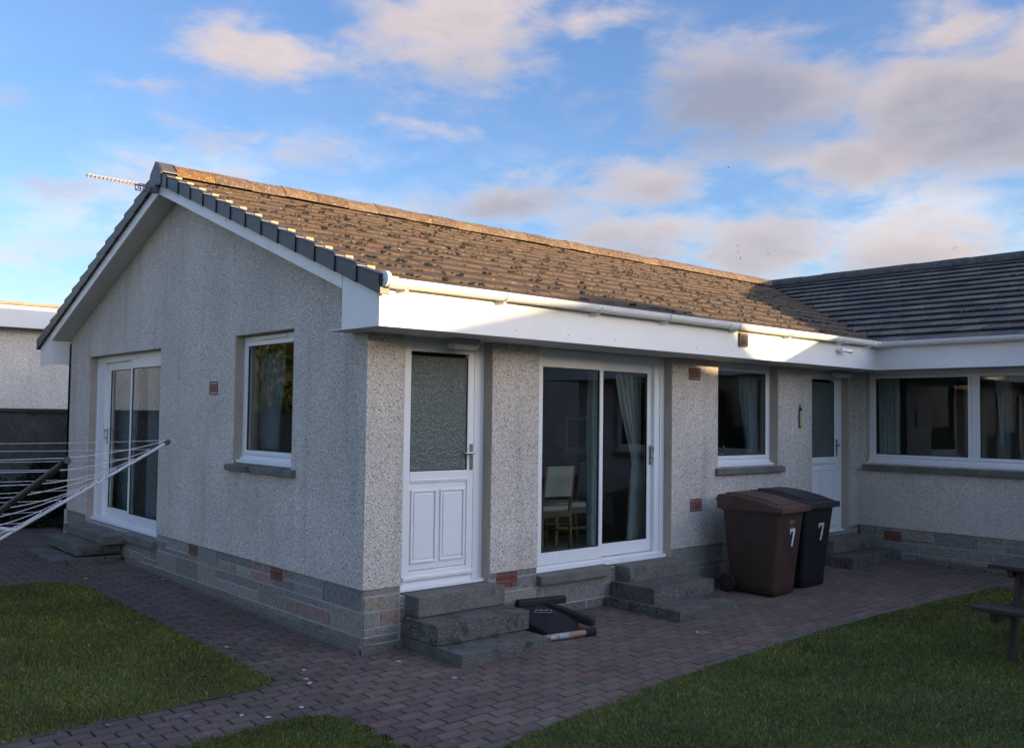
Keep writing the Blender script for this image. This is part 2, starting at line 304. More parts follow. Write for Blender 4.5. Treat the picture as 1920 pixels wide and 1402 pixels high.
M['stone'] = speckled('split_stone_block', (1.12, 1.03, .92), (.42, .42, .40), (.05, .05, .05), thr=.84, scale=85, attr=True, bump=1.0, var=.4, vscale=28)
M['mortar'] = simple('pale_mortar', (.38, .37, .34), .9, .4, 200, .2, 10)
M['concrete'] = speckled('weathered_concrete', (.150, .140, .122), (.42, .41, .36), (.025, .025, .02), thr=.80, scale=95, bump=.8, var=.35, vscale=4, moss=((.050, .050, .036), 3.2, .60))
M['sill'] = speckled('stone_sill', (.15, .135, .115), (.3, .3, .28), (.04, .04, .04), thr=.95, scale=90, bump=.4, var=.3)
M['terracotta'] = simple('terracotta', (.165, .056, .038), .75, .3, 200, .25, 12)
M['dark'] = simple('black_void', (.008, .008, .008), .9)
M['paver'] = speckled('block_paver', (1, 1, 1), (.22, .21, .19), (.015, .015, .015), thr=.96, scale=85, attr=True, bump=.6, var=.25, vscale=3, moss=((.22, .21, .19), 6.5, .625))
M['joint'] = simple('joint_dirt', (.012, .012, .009), .95, .5, 120, .4, 20)
M['soil'] = simple('lawn_ground', (.050, .062, .014), .95, .6, 80, .5, 3)
M['kerb'] = speckled('kerb_edging', (.10, .095, .09), (.22, .22, .2), thr=.93, scale=70)

def gz(x, y): return -0.51 + 0.0145 * (max(-14, min(14, x)) + max(-14, min(14, y)))

# ------------------------------------------------------------------ ground
def ground():
    mb = MB(); xs = [-300, -60, -14, 14, 60, 300]; ys = [-300, -60, -14, 14, 60, 300]
    for i in range(5):
        for j in range(5):
            mb.face([(x, y, gz(x, y) - .035) for x, y in ((xs[i], ys[j]), (xs[i + 1], ys[j]), (xs[i + 1], ys[j + 1]), (xs[i], ys[j + 1]))])
    tag(mb.build('ground', M['joint']), 'dark bare soil showing in the joints and borders', kind='structure')
ground()
def l3_edge(x): return -1.975 - .0175 * (x - 3.3) ** 2
def lawn1(x, y):
    if not (-2.72 < x < -.875 and -.28 < y < 4.66): return False
    if x > -1.5 and y > 4.03: return (x + 1.5) ** 2 + (y - 4.03) ** 2 < .63 ** 2
    if x > -1.05 and y < -.10: return (x + 1.05) ** 2 + (y + .10) ** 2 < .18 ** 2
    return True
def lawn2(x, y):
    if not (-5.6 < x < -.88 and -4.6 < y < -1.0): return False
    if x > -1.2 and y > -1.32: return (x + 1.2) ** 2 + (y + 1.32) ** 2 < .32 ** 2
    return True
def lawn3(x, y):
    if not (-.42 < x < 8.6 and -9 < y < l3_edge(min(x, 6.6))): return False
    if x > 7.0 and y > -2.9: return (x - 7.0) < 1.5 * (-2.2 - y)
    return True
def lawn4(x, y): return -7 < x < -3.35 and -.28 < y < 9
LAWNS = ((lawn1, (-2.75, -.85, -.3, 4.7)), (lawn2, (-5.6, -.86, -4.6, -.98)), (lawn3, (-.45, 8.6, -9, -1.9)), (lawn4, (-7, -3.3, -.3, 9)))

def paving():
    mb = MB(); px, py, g = .211, .1075, .0075
    ny0, ny1 = int(-6.2 / py), int(9.2 / py)
    for j in range(ny0, ny1):
        y0 = j * py + .02; off = (j % 2) * px / 2 + random.uniform(-.004, .004)
        for i in range(int(-4.3 / px), int(8.3 / px) + 1):
            x0 = i * px + off; cx, cy = x0 + px / 2, y0 + py / 2
            if cx > .13 and cy > .10: continue
            if cx > 8.0: continue
            if any(f(cx + a, cy + b) and f(cx - a, cy + b) and f(cx, cy - .1) for f, _ in LAWNS for a, b in ((.06, .03),)): continue
            if cy < -6.2 or (cx > 3 and cy < -4.0): continue
            z = gz(cx, cy) + random.gauss(0, .0009)
            r = random.random()
            base = (.142, .094, .075)
            if r < .12: base = (.130, .100, .072)
            elif r < .25: base = (.155, .094, .074)
            elif r < .35: base = (.122, .088, .074)
            k = random.uniform(.85, 1.14)
            # darker blocks along the narrow side paths
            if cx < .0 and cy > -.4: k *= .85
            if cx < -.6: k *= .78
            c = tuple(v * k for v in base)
            tx, ty = random.gauss(0, .0022), random.gauss(0, .0022)
            X0, X1, Y0, Y1 = x0 + g / 2, x0 + px - g / 2, y0 + g / 2, y0 + py - g / 2
            ch = .007
            def Z(x, y): return z + (x - cx) * (tx + .0145) + (y - cy) * (ty + .0145)
            top = [(X0 + ch, Y0 + ch), (X1 - ch, Y0 + ch), (X1 - ch, Y1 - ch), (X0 + ch, Y1 - ch)]
            mid = [(X0, Y0), (X1, Y0), (X1, Y1), (X0, Y1)]
            vs = [(a, b, Z(a, b)) for a, b in top] + [(a, b, Z(a, b) - ch * .8) for a, b in mid] + [(a, b, Z(a, b) - .035) for a, b in mid]
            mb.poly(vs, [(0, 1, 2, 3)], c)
            q = len(mb.v) - 12; cs = tuple(v * .75 for v in c); cd = (.022, .020, .016)
            for fc, cl in (((4, 5, 1, 0), cs), ((5, 6, 2, 1), cs), ((6, 7, 3, 2), cs), ((7, 4, 0, 3), cs), ((8, 9, 5, 4), cd), ((9, 10, 6, 5), cd), ((10, 11, 7, 6), cd), ((11, 8, 4, 7), cd)):
                mb.f.append(tuple(q + a_ for a_ in fc)); mb.c.append(cl); mb.m.append(0)
    tag(mb.build('paved_path', M['paver'], fix=False), 'purple brown block paving round the bungalow', kind='structure')
paving()

def lawns():
    # earth/thatch body of each lawn as a fine grid, standing just proud of the paving
    mb = MB(); st = .06
    for f, (x0, x1, y0, y1) in LAWNS:
        nx, ny = int((x1 - x0) / st), int((y1 - y0) / st)
        idx = {}
        def vid(i, j):
            if (i, j) not in idx:
                x, y = x0 + i * st, y0 + j * st
                idx[(i, j)] = len(mb.v); mb.v.append((x, y, gz(x, y) + .000 + .004 * math.sin(3 * x + 1.7 * y) + random.uniform(0, .003)))
            return idx[(i, j)]
        for i in range(nx):
            for j in range(ny):
                if f(x0 + (i + .5) * st, y0 + (j + .5) * st):
                    mb.f.append((vid(i, j), vid(i + 1, j), vid(i + 1, j + 1), vid(i, j + 1))); mb.c.append((1, 1, 1)); mb.m.append(0)
    tag(mb.build('lawn', M['soil'], fix=False), 'dark green lawn ground beside the paving', kind='structure')
    # blades
    pts = []
    for f, (x0, x1, y0, y1), dens in ((*LAWNS[0], 11500), (*LAWNS[1], 12500), (*LAWNS[2], 9000)):
        x0 -= .12; x1 += .12; y0 -= .12; y1 += .12; n = int((x1 - x0) * (y1 - y0) * dens)
        X = RNG.uniform(x0, x1, n); Y = RNG.uniform(y0, y1, n)
        # only where it can be seen, thinner in the distance
        d = np.hypot(X + 4.13, Y + 6.45); keep = RNG.random(n) < np.clip(6.0 / d, .35, 1)
        ca = ((X + 4.13) * .6626 + (Y + 6.45) * .7478) / d; keep &= (ca > .76) & (d > 3.0)
        X = X[keep]; Y = Y[keep]
        sg = np.where(RNG.random(len(X)) < .05, .05, .015); ok = np.array([f(a, b) for a, b in zip(X + RNG.normal(0, 1, len(X)) * sg, Y + RNG.normal(0, 1, len(X)) * sg)])
        pts.append(np.stack([X[ok], Y[ok]], 1))
    P = np.concatenate(pts); n = len(P)
    d = np.hypot(P[:, 0] + 4.13, P[:, 1] + 6.45)
    z = -0.51 + .0145 * (P[:, 0] + P[:, 1]) + .004
    a = RNG.uniform(0, 2 * np.pi, n); lean = RNG.uniform(.1, 1.1, n); h = RNG.uniform(.009, .025, n) * np.where(RNG.random(n) < .03, 1.5, 1); wd = RNG.uniform(.0022, .0042, n) * np.clip(d / 6, 1, 1.8)
    b0 = np.stack([P[:, 0] + np.cos(a) * wd, P[:, 1] + np.sin(a) * wd, z], 1); b1 = np.stack([P[:, 0] - np.cos(a) * wd, P[:, 1] - np.sin(a) * wd, z], 1)
    a2 = RNG.uniform(0, 2 * np.pi, n); tp = np.stack([P[:, 0] + np.cos(a2) * h * lean, P[:, 1] + np.sin(a2) * h * lean, z + h], 1)
    V = np.stack([b0, b1, tp], 1).reshape(-1, 3)
    me = bpy.data.meshes.new('grass'); me.vertices.add(3 * n); me.vertices.foreach_set('co', V.ravel()); me.loops.add(3 * n); me.loops.foreach_set('vertex_index', np.arange(3 * n))
    me.polygons.add(n); me.polygons.foreach_set('loop_start', np.arange(n) * 3); me.polygons.foreach_set('loop_total', np.full(n, 3)); me.update()
    ca = me.color_attributes.new('Col', 'FLOAT_COLOR', 'CORNER')
    base = np.array([.118, .132, .020]); yel = np.array([.24, .21, .06]); dk = np.array([.062, .084, .018])
    r = RNG.random(n); col = np.where((r < .14)[:, None], yel, np.where((r < .4)[:, None], dk, base)) * RNG.uniform(.75, 1.25, n)[:, None]
    patch = .5 + .5 * np.sin(P[:, 0] * 2.3 + 1.3 * np.sin(P[:, 1] * 1.9)) * np.sin(P[:, 1] * 2.9 + np.sin(P[:, 0] * 3.1)); col *= (.78 + .4 * patch)[:, None]
    cc = np.concatenate([np.repeat(col, 3, 0), np.ones((3 * n, 1))], 1); ca.data.foreach_set('color', cc.ravel())
    me.materials.append(simple('grass_blades', (1, 1, 1), .6, attr=True, var=.25, vscale=1.4, spec=.2))
    o = bpy.data.objects.new('grass', me); C.objects.link(o)
    tag(o, 'short green grass of the lawns beside the paving', 'grass', kind='stuff')
lawns()
def kerb():
    mb = MB(); xs = [1.9 + .3 * i for i in range(19)]
    for a, b in zip(xs[:-1], xs[1:]):
        ya, yb = l3_edge(min(a, 6.6)), l3_edge(min(b, 6.6)); t = .05
        q = [(a + .004, ya), (b - .004, yb), (b - .004, yb + t), (a + .004, ya + t)]
        mb.hexa([(x, y, gz(x, y) - .05) for x, y in q], [(x, y, gz(x, y) + .008) for x, y in q])
    tag(mb.build('kerb_edging', M['kerb'], bevel=.004), 'thin concrete edging between paving and right lawn', kind='structure')
kerb()

# ------------------------------------------------------------------ the bungalow
L_ = 8.055; W_ = 8.026; FB = 2.10; OV = .542; m_ = .364; ZR0 = 2.655      # roof plane: z = ZR0 + m*y
house = empty('bungalow', (0, 0, 0), 'grey pebbledash bungalow with white fascia, mossy tiled roof and stone plinth', 'house')
def P(name, mb, mt, parent=house, **k): return mb.build(name, mt, parent, **k)

def T(orient):
    if orient == 'front': return lambda u, d, z: (u, d, z)
    if orient == 'gable': return lambda u, d, z: (d, u, z)
    return lambda u, d, z: (L_ + d, u, z)
def tbox(mb, orient, u0, u1, d0, d1, z0, z1, col=(1, 1, 1), mi=0):
    a = T(orient)(u0, d0, z0); b = T(orient)(u1, d1, z1); mb.box(a[0], b[0], a[1], b[1], a[2], b[2], col, mi)

def wall(name, orient, u0, u1, z0, z1, ops, d0=0, d1=.10, mt=None, gable=False):
    mb = MB()
    us = sorted({u0, u1} | {o[0] for o in ops} | {o[1] for o in ops}); zs = sorted({z0, z1} | {max(z0, o[2]) for o in ops} | {min(z1, o[3]) for o in ops})
    for i in range(len(us) - 1):
        run = None
        for j in range(len(zs) - 1):
            cu, cz = (us[i] + us[i + 1]) / 2, (zs[j] + zs[j + 1]) / 2
            inside = any(o[0] < cu < o[1] and o[2] < cz < o[3] for o in ops)
            if not inside:
                if run is None: run = zs[j]
                if j == len(zs) - 2: tbox(mb, orient, us[i], us[i + 1], d0, d1, run, zs[j + 1])
            elif run is not None: tbox(mb, orient, us[i], us[i + 1], d0, d1, run, zs[j]); run = None
    if gable:
        zt = z1; hw = W_ / 2
        x0, x1 = d0, d1
        a = [(x0, u0, zt), (x0, u1, zt), (x0, u1, 2.64 - .2), (x0, hw, 4.10 - .2), (x0, u0, 2.64 - .2)]
        b = [(x1, p[1], p[2]) for p in a]
        mb.poly(a + b, [(0, 1, 2, 3, 4), (9, 8, 7, 6, 5), (0, 5, 6, 1), (1, 6, 7, 2), (2, 7, 8, 3), (3, 8, 9, 4), (4, 9, 5, 0)])
    return P(name, mb, mt or M['harl'])
F_OPS = [(.37, 1.35, -.5, FB + .1), (1.935, 3.945, -.5, FB + .1), (4.785, 6.04, .865, FB + .1), (6.83, 7.80, -.5, FB + .1)]
G_OPS = [(1.243, 2.477, .91, 2.212), (4.466, 7.078, -.5, 2.18)]
W_OPS = [(-4.2, -.10, .86, FB + .1)]
for a_, b_ in ((.10, .37), (1.35, 1.935), (3.945, 6.83), (7.80, L_)): wall('front_wall', 'front', a_, b_, 0, FB + .08, [o for o in F_OPS if a_ < o[0] and o[1] < b_])
wall('gable_wall', 'gable', 0, W_, 0, 2.30, G_OPS, gable=True)
wall('wing_wall', 'wing', -5.2, 0, 0, FB + .08, W_OPS)
# smooth margins lining the openings (proud of nothing, behind the harl edge)
mb = MB()
for u0, u1, z0, z1 in F_OPS:
    zz = max(z0, -.09)
    for q0, q1 in ((u0 - .012, u0 + .004), (u1 - .004, u1 + .012)):
        mb = MB(); tbox(mb, 'front', q0, q1, .012, .24, zz, FB + .05); P('smooth_margin', mb, M['margin'])
for u0, u1, z0, z1 in G_OPS:
    zz = max(z0, -.07)
    mb = MB(); tbox(mb, 'gable', u0 - .012, u0 + .004, .012, .24, zz, z1); tbox(mb, 'gable', u1 - .004, u1 + .012, .012, .24, zz, z1); tbox(mb, 'gable', u0, u1, .012, .24, z1 - .004, z1 + .02); P('smooth_margin', mb, M['margin'])
for u0, u1, z0, z1 in W_OPS: mb = MB(); tbox(mb, 'wing', u1 - .004, u1 + .012, .012, .24, z0, FB + .05)
P('smooth_margin', mb, M['margin'])
# inner leaf (blocks light, carries the frames)
mb = MB()
def inner(orient, u0, u1, z0, z1, ops):
    us = sorted({u0, u1} | {o[0] for o in ops} | {o[1] for o in ops})
    for a, b in zip(us[:-1], us[1:]):
        c = (a + b) / 2; o = [o for o in ops if o[0] < c < o[1]]
        if not o: tbox(mb, orient, a, b, .12, .27, z0, z1)
        else:
            if o[0][2] > z0: tbox(mb, orient, a, b, .12, .27, z0, o[0][2])
            if o[0][3] < z1: tbox(mb, orient, a, b, .12, .27, o[0][3], z1)
inner('front', .27, L_ + .12, -.1, FB + .3, F_OPS); inner('gable', .0 + .12, W_, -.1, 2.35, G_OPS); inner('wing', -5.2, .12, -.1, FB + .3, W_OPS)
P('inner_wall', mb, simple('interior_plaster', (.30, .28, .25), .9))

# ---- plinth of split stone
def plinth(name, orient, u0, u1, top=0.0, seed=1, bu=0):
    mb = MB(); rnd = random.Random(seed)
    tbox(mb, orient, u0, u1, .0125, .12, -.62, -.002 + top, (1, 1, 1), 1)
    pal = [(.25, .25, .24), (.21, .21, .205), (.29, .285, .265), (.25, .24, .225), (.19, .19, .19), (.30, .225, .205), (.28, .26, .23), (.23, .235, .24)]
    z = top
    for H in (.185 + top, .20, .20):
        u = u0 - bu
        while u < u1 - .02:
            ln = min(rnd.uniform(.38, .95), u1 - u)
            if u1 - u - ln < .15: ln = u1 - u
            splits = rnd.choice([(1,), (.33, .67), (.5, .5), (.67, .33), (1,)])
            zt = z
            for s_ in splits:
                h = H * s_; sub = [ln] if (rnd.random() < .6 or s_ > .9) else [ln * .45, ln * .55]
                uu = u
                for q in sub:
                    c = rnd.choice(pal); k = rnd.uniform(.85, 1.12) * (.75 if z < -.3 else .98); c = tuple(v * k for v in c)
                    g = .0038; pr = rnd.uniform(.004, .009)
                    A = [T(orient)(*t) for t in ((uu + g, .021, zt - g), (uu + q - g, .021, zt - g), (uu + q - g, .021, zt - h + g), (uu + g, .021, zt - h + g))]
                    e = .006
                    B = [T(orient)(*t) for t in ((uu + g + e, pr, zt - g - e), (uu + q - g - e, pr, zt - g - e), (uu + q - g - e, pr, zt - h + g + e), (uu + g + e, pr, zt - h + g + e))]
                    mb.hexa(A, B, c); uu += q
                zt -= h
            u += ln
        z -= H
    P(name, mb, [M['stone'], M['mortar']])
for i, (a_, b_, tp_) in enumerate([(.022, .37, 0), (.37, 1.35, -.088), (1.35, 1.935, 0), (1.935, 3.945, -.094), (3.945, 6.83, 0), (6.83, 7.80, -.088), (7.80, L_, 0)]): plinth('front_plinth', 'front', a_, b_, tp_, 20 + i, .012 if i == 0 else 0)
for i, (a_, b_, tp_) in enumerate([(.026, 4.466, 0), (4.466, 7.078, -.078), (7.078, W_, 0)]): plinth('gable_plinth', 'gable', a_, b_, tp_, 40 + i)
plinth('wing_plinth', 'wing', -5.2, 0, 0, 50)
# rough footing ledge
for orient, u0, u1 in (('front', -.03, .40), ('gable', -.03, 5.4), ('wing', -5.2, -.8)):
    mb = MB(); n = int((u1 - u0) / .09); prev = None; rf = random.Random(8)
    for k in range(n + 1):
        u = u0 + (u1 - u0) * k / n; X = T(orient)(u, 0, 0); g_ = gz(X[0], X[1]); w0 = -.030 + rf.uniform(-.008, .006); h0 = .045 + rf.uniform(-.01, .012)
        cur = [T(orient)(u, .03, g_ - .06), T(orient)(u, w0 - .006, g_ - .06), T(orient)(u, w0, g_ + h0 * .75), T(orient)(u, w0 + .014, g_ + h0), T(orient)(u, .03, g_ + h0 + .012)]
        if prev:
            for q in range(4): mb.face([prev[q], prev[q + 1], cur[q + 1], cur[q]], (.13, .125, .11))
        prev = cur
    P('footing_ledge', mb, M['stone'], fix=False)

# ---- windows and doors
def frame_ring(mb, orient, u0, u1, z0, z1, d0, d1, wl, wr=None, wt=None, wb=None):
    wr = wl if wr is None else wr; wt = wl if wt is None else wt; wb = wl if wb is None else wb
    tbox(mb, orient, u0, u0 + wl, d0, d1, z0, z1); tbox(mb, orient, u1 - wr, u1, d0, d1, z0, z1)
    tbox(mb, orient, u0 + wl, u1 - wr, d0, d1, z0, z0 + wb); tbox(mb, orient, u0 + wl, u1 - wr, d0, d1, z1 - wt, z1)
def pane(parent, orient, u0, u1, z0, z1, d, mt='glass', name='glass'):
    mb = MB(); tbox(mb, orient, u0, u1, d, d + .006, z0, z1)
    o = mb.build(name, M[mt], parent)
    mb = MB(); frame_ring(mb, orient, u0, u1, z0, z1, d - .006, d + .012, .009); mb.build('glazing_seal', M['seal'], parent)
    return o
def lever(parent, orient, u, z, d, side, h=.235, name='handle'):
    mb = MB(); tbox(mb, orient, u - .016, u + .016, d - .012, d, z - h * .62, z + h * .38)
    t = T(orient); mb.tube([t(u, d - .01, z + .01), t(u, d - .055, z + .01)], .011); mb.tube([t(u - .004 * side, d - .05, z + .01), t(u + side * .105, d - .052, z + .008)], [.011, .008])
    mb.tube([t(u, d - .018, z - .085), t(u, d - .010, z - .085)], .010)
    return mb.build(name, M['chrome'], parent, bevel=.003, smooth=False)
def pull(parent, orient, u, z, d, name='handle'):
    t = T(orient); mb = MB(); tbox(mb, orient, u - .014, u + .014, d - .010, d, z - .11, z + .10)
    mb.tube([t(u, d - .005, z + .085), t(u, d - .05, z + .08), t(u, d - .05, z - .02), t(u, d - .005, z - .03)], .008); mb.tube([t(u, d - .02, z - .08), t(u, d - .01, z - .08)], .01)
    return mb.build(name, M['chrome'], parent, bevel=.002)

def panel_door(u0, u1, name_lamp=True, first=True):
    # outer frame
    z0, z1 = -.075, FB + .06; D0 = .12
    mb = MB(); frame_ring(mb, 'front', u0, u1, z0, z1, D0, D0 + .07, .075, .13, .10, .07)
    tbox(mb, 'front', u0, u1 - .02, D0 - .05, D0, z0, z0 + .028)                       # projecting threshold
    tbox(mb, 'front', u1 - .135, u1 - .065, D0 - .012, D0, z0 + .03, z1 - .05)
    door = P('door', mb, M['upvc'], bevel=.004)
    a, b = u0 + .055, u1 - .142; c0, c1 = -.004, 2.062
    lf = MB(); d0 = D0 + .006 - .022
    gw = .072
    frame_ring(lf, 'front', a, b, c0, c1, d0, d0 + .05, gw, gw, .08, .09)
    tbox(lf, 'front', a + gw, b - gw, d0, d0 + .05, .84, .94)
    tbox(lf, 'front', a + gw, b - gw, d0 + .012, d0 + .04, .09, .84)
    leaf = lf.build('door_leaf', M['upvc'], door, bevel=.005)
    pm = MB(); iw = (b - a - 2 * gw)
    cx = [a + gw + iw * .03, a + gw + iw * .47, a + gw + iw * .53, a + gw + iw * .97]
    for k in (0, 2):
        frame_ring(pm, 'front', cx[k], cx[k + 1], .15, .78, d0 - .004, d0 + .012, .02)
        tbox(pm, 'front', cx[k] + .035, cx[k + 1] - .035, d0 + .002, d0 + .014, .185, .745)
    tbox(pm, 'front', a + gw, b - gw, d0 - .006, d0 + .01, .855, .872)
    pm.build('raised_panel', M['upvc'], door, bevel=.004)
    wb = MB(); tbox(wb, 'front', a, b, d0 - .022, d0, .012, .045); wb.build('weather_bar', M['upvc'], door, bevel=.006)
    pane(door, 'front', a + gw, b - gw, .94, 1.95, d0 + .012, 'frost')
    lever(door, 'front', b - .030, 1.085, d0, -1)
    return door
panel_door(.39, 1.362)
panel_door(6.80, 7.80)
# patio door (front)
def sliding(orient, u0, u1, z0, z1, split, glasses, handle_u, fw=(.05, .10, .08, .06), sill=True):
    D = .12; mb = MB(); frame_ring(mb, orient, u0, u1, z0, z1, D, D + .10, *fw)
    tbox(mb, orient, u0 - .0, u1 - .0, D - .055, D, z0 - .005, z0 + .028)               # white drip sill
    tbox(mb, orient, u0 + .01, u1 - .01, D - .012, D, z0 + .03, z0 + .058)
    if fw[1] > .08: tbox(mb, orient, u1 - .07, u1 - .0, D - .015, D, z0 + .03, z1 - .02)
    fr = P('patio_door', mb, M['upvc'], bevel=.003)
    for (a, b, c0, c1, dd, br) in glasses:
        s_ = MB(); frame_ring(s_, orient, a - br[0], b + br[1], c0 - br[3], c1 + br[2], D + dd, D + dd + .04, br[0], br[1], br[2], br[3])
        s_.build('sliding_sash', M['upvc'], fr, bevel=.003)
        pane(fr, orient, a, b, c0, c1, D + dd + .015)
    pull(fr, orient, handle_u[0], handle_u[1], D + handle_u[2])
    mv = MB(); um = (u0 + u1) / 2; tbox(mv, orient, um - .22, um + .22, D - .012, D, z1 - .075, z1 - .05); mv.build('trickle_vent', M['upvc'], fr, bevel=.003)
    return fr
sliding('front', 1.94, 3.94, -.08, FB + .0, 2.96, [(2.095, 2.91, .105, 1.92, -.004, (.062, .05, .105, .12)), (3.005, 3.725, .115, 1.92, .045, (.05, .068, .105, .128))], (3.765, 1.03, .045), fw=(.10, .15, .08, .06))
sliding('gable', 4.44, 7.10, -.06, 2.18, 5.8, [(4.70, 5.74, .115, 1.985, -.004, (.07, .045, .11, .115)), (5.87, 6.70, .13, 1.985, .045, (.05, .10, .11, .128))], (6.75, 1.09, .045), fw=(.20, .32, .09, .06))
# plain windows
def casement(orient, u0, u1, z0, z1, cols, D=.12, stone=None, sub=True, vent=None, handle=None):
    mb = MB(); frame_ring(mb, orient, u0, u1, z0, z1, D, D + .07, .05)
    for a, b in zip(cols[:-1], cols[1:]):
        if a is not cols[0]: pass
    for c in cols[1:-1]: tbox(mb, orient, c - .03, c + .03, D - .001, D + .07, z0 + .05, z1 - .05)
    if sub:
        tbox(mb, orient, u0 - .0, u1 + .0, D - .06, D, z0 - .035, z0 - .002); tbox(mb, orient, u0, u1, D - .02, D, z0 - .001, z0 + .022)
    wn = P('window', mb, M['upvc'], bevel=.003)
    for i, (a, b) in enumerate(zip(cols[:-1], cols[1:])):
        a_ = a + (.03 if i else .05); b_ = b - (.03 if i < len(cols) - 2 else .05)
        s_ = MB(); frame_ring(s_, orient, a_ + .002, b_ - .002, z0 + .052, z1 - .052, D - .008, D + .045, .042, .042, .045, .042); s_.build('sash', M['upvc'], wn, bevel=.004)
        pane(wn, orient, a_ + .044, b_ - .044, z0 + .094, z1 - .097, D + .012)
    if vent:
        v = MB(); tbox(v, orient, vent[0], vent[1], D - .018, D, z1 - .042, z1 - .018); v.build('trickle_vent', M['upvc'], wn, bevel=.003)
    return wn
casement('front', 4.79, 6.035, .90, FB, [4.79, 6.035])
casement('gable', 1.22, 2.475, .96, 2.20, [1.22, 2.475], D=.10, vent=(1.55, 2.1))
casement('wing', -4.2, -.105, .885, 2.115, [-4.2, -2.9, -1.51, -.105], D=.10)
mb = MB(); mb.tube([(4.99, .10, 1.02), (4.99, .07, 1.03), (4.985, .065, 1.13)], .008)
h = mb.build('window_handle', M['chrome'], house)

# stone sills
for i, (orient, u0, u1, z0, z1, pr) in enumerate([('front', 4.735, 6.13, .783, .852, -.05), ('gable', 1.155, 2.555, .848, .905, -.055), ('wing', -4.25, -.07, .755, .83, -.05), ('front', 1.94, 2.945, -.165, -.088, -.06), ('gable', 4.45, 5.42, -.17, -.085, -.06)]):
    mb = MB(); t = T(orient); zb = z0
    A = [t(u0, pr, z0), t(u1, pr, z0), t(u1, .10, z0), t(u0, .10, z0)]; B = [t(u0, pr, z1), t(u1, pr, z1), t(u1, .10, z1 + .025), t(u0, .10, z1 + .025)]
    mb.hexa(A, B); P('stone_sill', mb, M['sill'] if i != 1 and i != 4 else M['concrete'], bevel=.006)

# air bricks
def airbrick(orient, u0, u1, z0, z1, d=-.003, nx=9, nz=3, louvre=False):
    mb = MB(); tbox(mb, orient, u0, u1, d + .012, d + .02, z0, z1, (1, 1, 1), 1)
    b = .014
    frame_ring(mb, orient, u0, u1, z0, z1, d, d + .012, b)
    hz = (z1 - z0 - 2 * b)
    for k in range(1, nz + 1):
        zc = z0 + b + hz * k / (nz + 1); tbox(mb, orient, u0 + b, u1 - b, d + .0005, d + .0115, zc - .009, zc + .009)
    if not louvre:
        for k in range(1, nx):
            uc = u0 + b + (u1 - u0 - 2 * b) * k / nx; tbox(mb, orient, uc - .006, uc + .006, d + .001, d + .011, z0 + b, z1 - b)
    P('air_brick', mb, [M['terracotta'], M['dark']])
airbrick('front', 4.235, 4.45, 1.865, 2.0); airbrick('front', 4.27, 4.485, .39, .53); airbrick('front', 1.435, 1.68, -.145, -.005, 0.0)
airbrick('gable', 2.86, 3.07, 1.615, 1.755, nz=4, louvre=True); airbrick('gable', 3.285, 3.51, -.12, -.012, 0.0, nz=3, louvre=True); airbrick('gable', 1.38, 1.59, -.12, -.012, 0.0, nz=3, louvre=True)
airbrick('wing', -.593, -.36, -.175, -.05, 0.0)

# ---- fascia, soffit, box end, bargeboards
XE = -.25
mb = MB(); mb.box(XE + .0185, L_ - OV, -OV, -OV + .018, FB, FB + .30); P('fascia', mb, M['fascia'], bevel=.002)
mb = MB(); mb.box(L_ - OV, L_ - OV + .018, -5.65, -OV + .018, FB, FB + .30); P('fascia', mb, M['fascia'], bevel=.002)
mb = MB(); mb.box(XE + .0182, L_ - OV + .2, -OV + .018, .24, FB + .004, FB + .016); mb.box(L_ - OV + .018, L_ + .24, -5.65, -.0, FB + .0045, FB + .0165); P('soffit', mb, M['soffit'])
def zc(y): return 2.69 + m_ * (y if y < W_ / 2 else W_ - y)        # top line of verge caps
for s_ in (0, 1):                               # box ends, front and back
    mb = MB(); f = (lambda y: y) if s_ == 0 else (lambda y: W_ - y)
    ys = [-OV, .0]
    mb.hexa([(XE, f(ys[0]), FB), (XE + .018, f(ys[0]) , FB), (XE + .018, f(ys[1]), FB), (XE, f(ys[1]), FB)],
            [(XE, f(ys[0]), zc(ys[0]) - .10), (XE + .018, f(ys[0]), zc(ys[0]) - .10), (XE + .018, f(ys[1]), zc(ys[1]) - .10), (XE, f(ys[1]), zc(ys[1]) - .10)])
    if s_: mb.box(XE + .018, 0.0, W_ - .018, W_, FB, FB + .34)
    else: mb.box(XE + .018, 0.0, -.006, .0, FB + .02, FB + .34)
    P('box_end', mb, M['fascia'], bevel=.002)
for s_ in (0, 1):
    f = (lambda y: y) if s_ == 0 else (lambda y: W_ - y)
    mb = MB(); a, b = .003, W_ / 2 - .001
    zt = lambda y: 2.60 + m_ * y; zb = lambda y: 2.436 + m_ * y
    mb.hexa([(XE - .004, f(a), zb(a)), (XE + .016, f(a), zb(a)), (XE + .016, f(b), zb(b)), (XE - .004, f(b), zb(b))], [(XE - .004, f(a), zt(a)), (XE + .016, f(a), zt(a)), (XE + .016, f(b), zt(b)), (XE - .004, f(b), zt(b))])
    P('bargeboard', mb, M['fascia'], bevel=.002)
    mb = MB(); q = lambda y: 2.442 + m_ * y
    mb.hexa([(XE + .016, f(a), q(a)), (.004, f(a), q(a)), (.004, f(b), q(b)), (XE + .016, f(b), q(b))], [(XE + .016, f(a), q(a) + .012), (.004, f(a), q(a) + .012), (.004, f(b), q(b) + .012), (XE + .016, f(b), q(b) + .012)])
    P('verge_soffit', mb, M['soffit'])
class ScrewSet:
    def tube(s, pts, r_, n=8): q = MB(); q.tube(pts, r_, n); P('screw_head', q, M['screw'])
M['screw'] = simple('screw', (.25, .25, .25), .5); mb = ScrewSet()      # screw heads on the boards
for k in range(13): mb.tube([(-.113 + k * .63, -OV - .0025, 2.165), (-.113 + k * .63, -OV + .001, 2.165)], .006, 8)
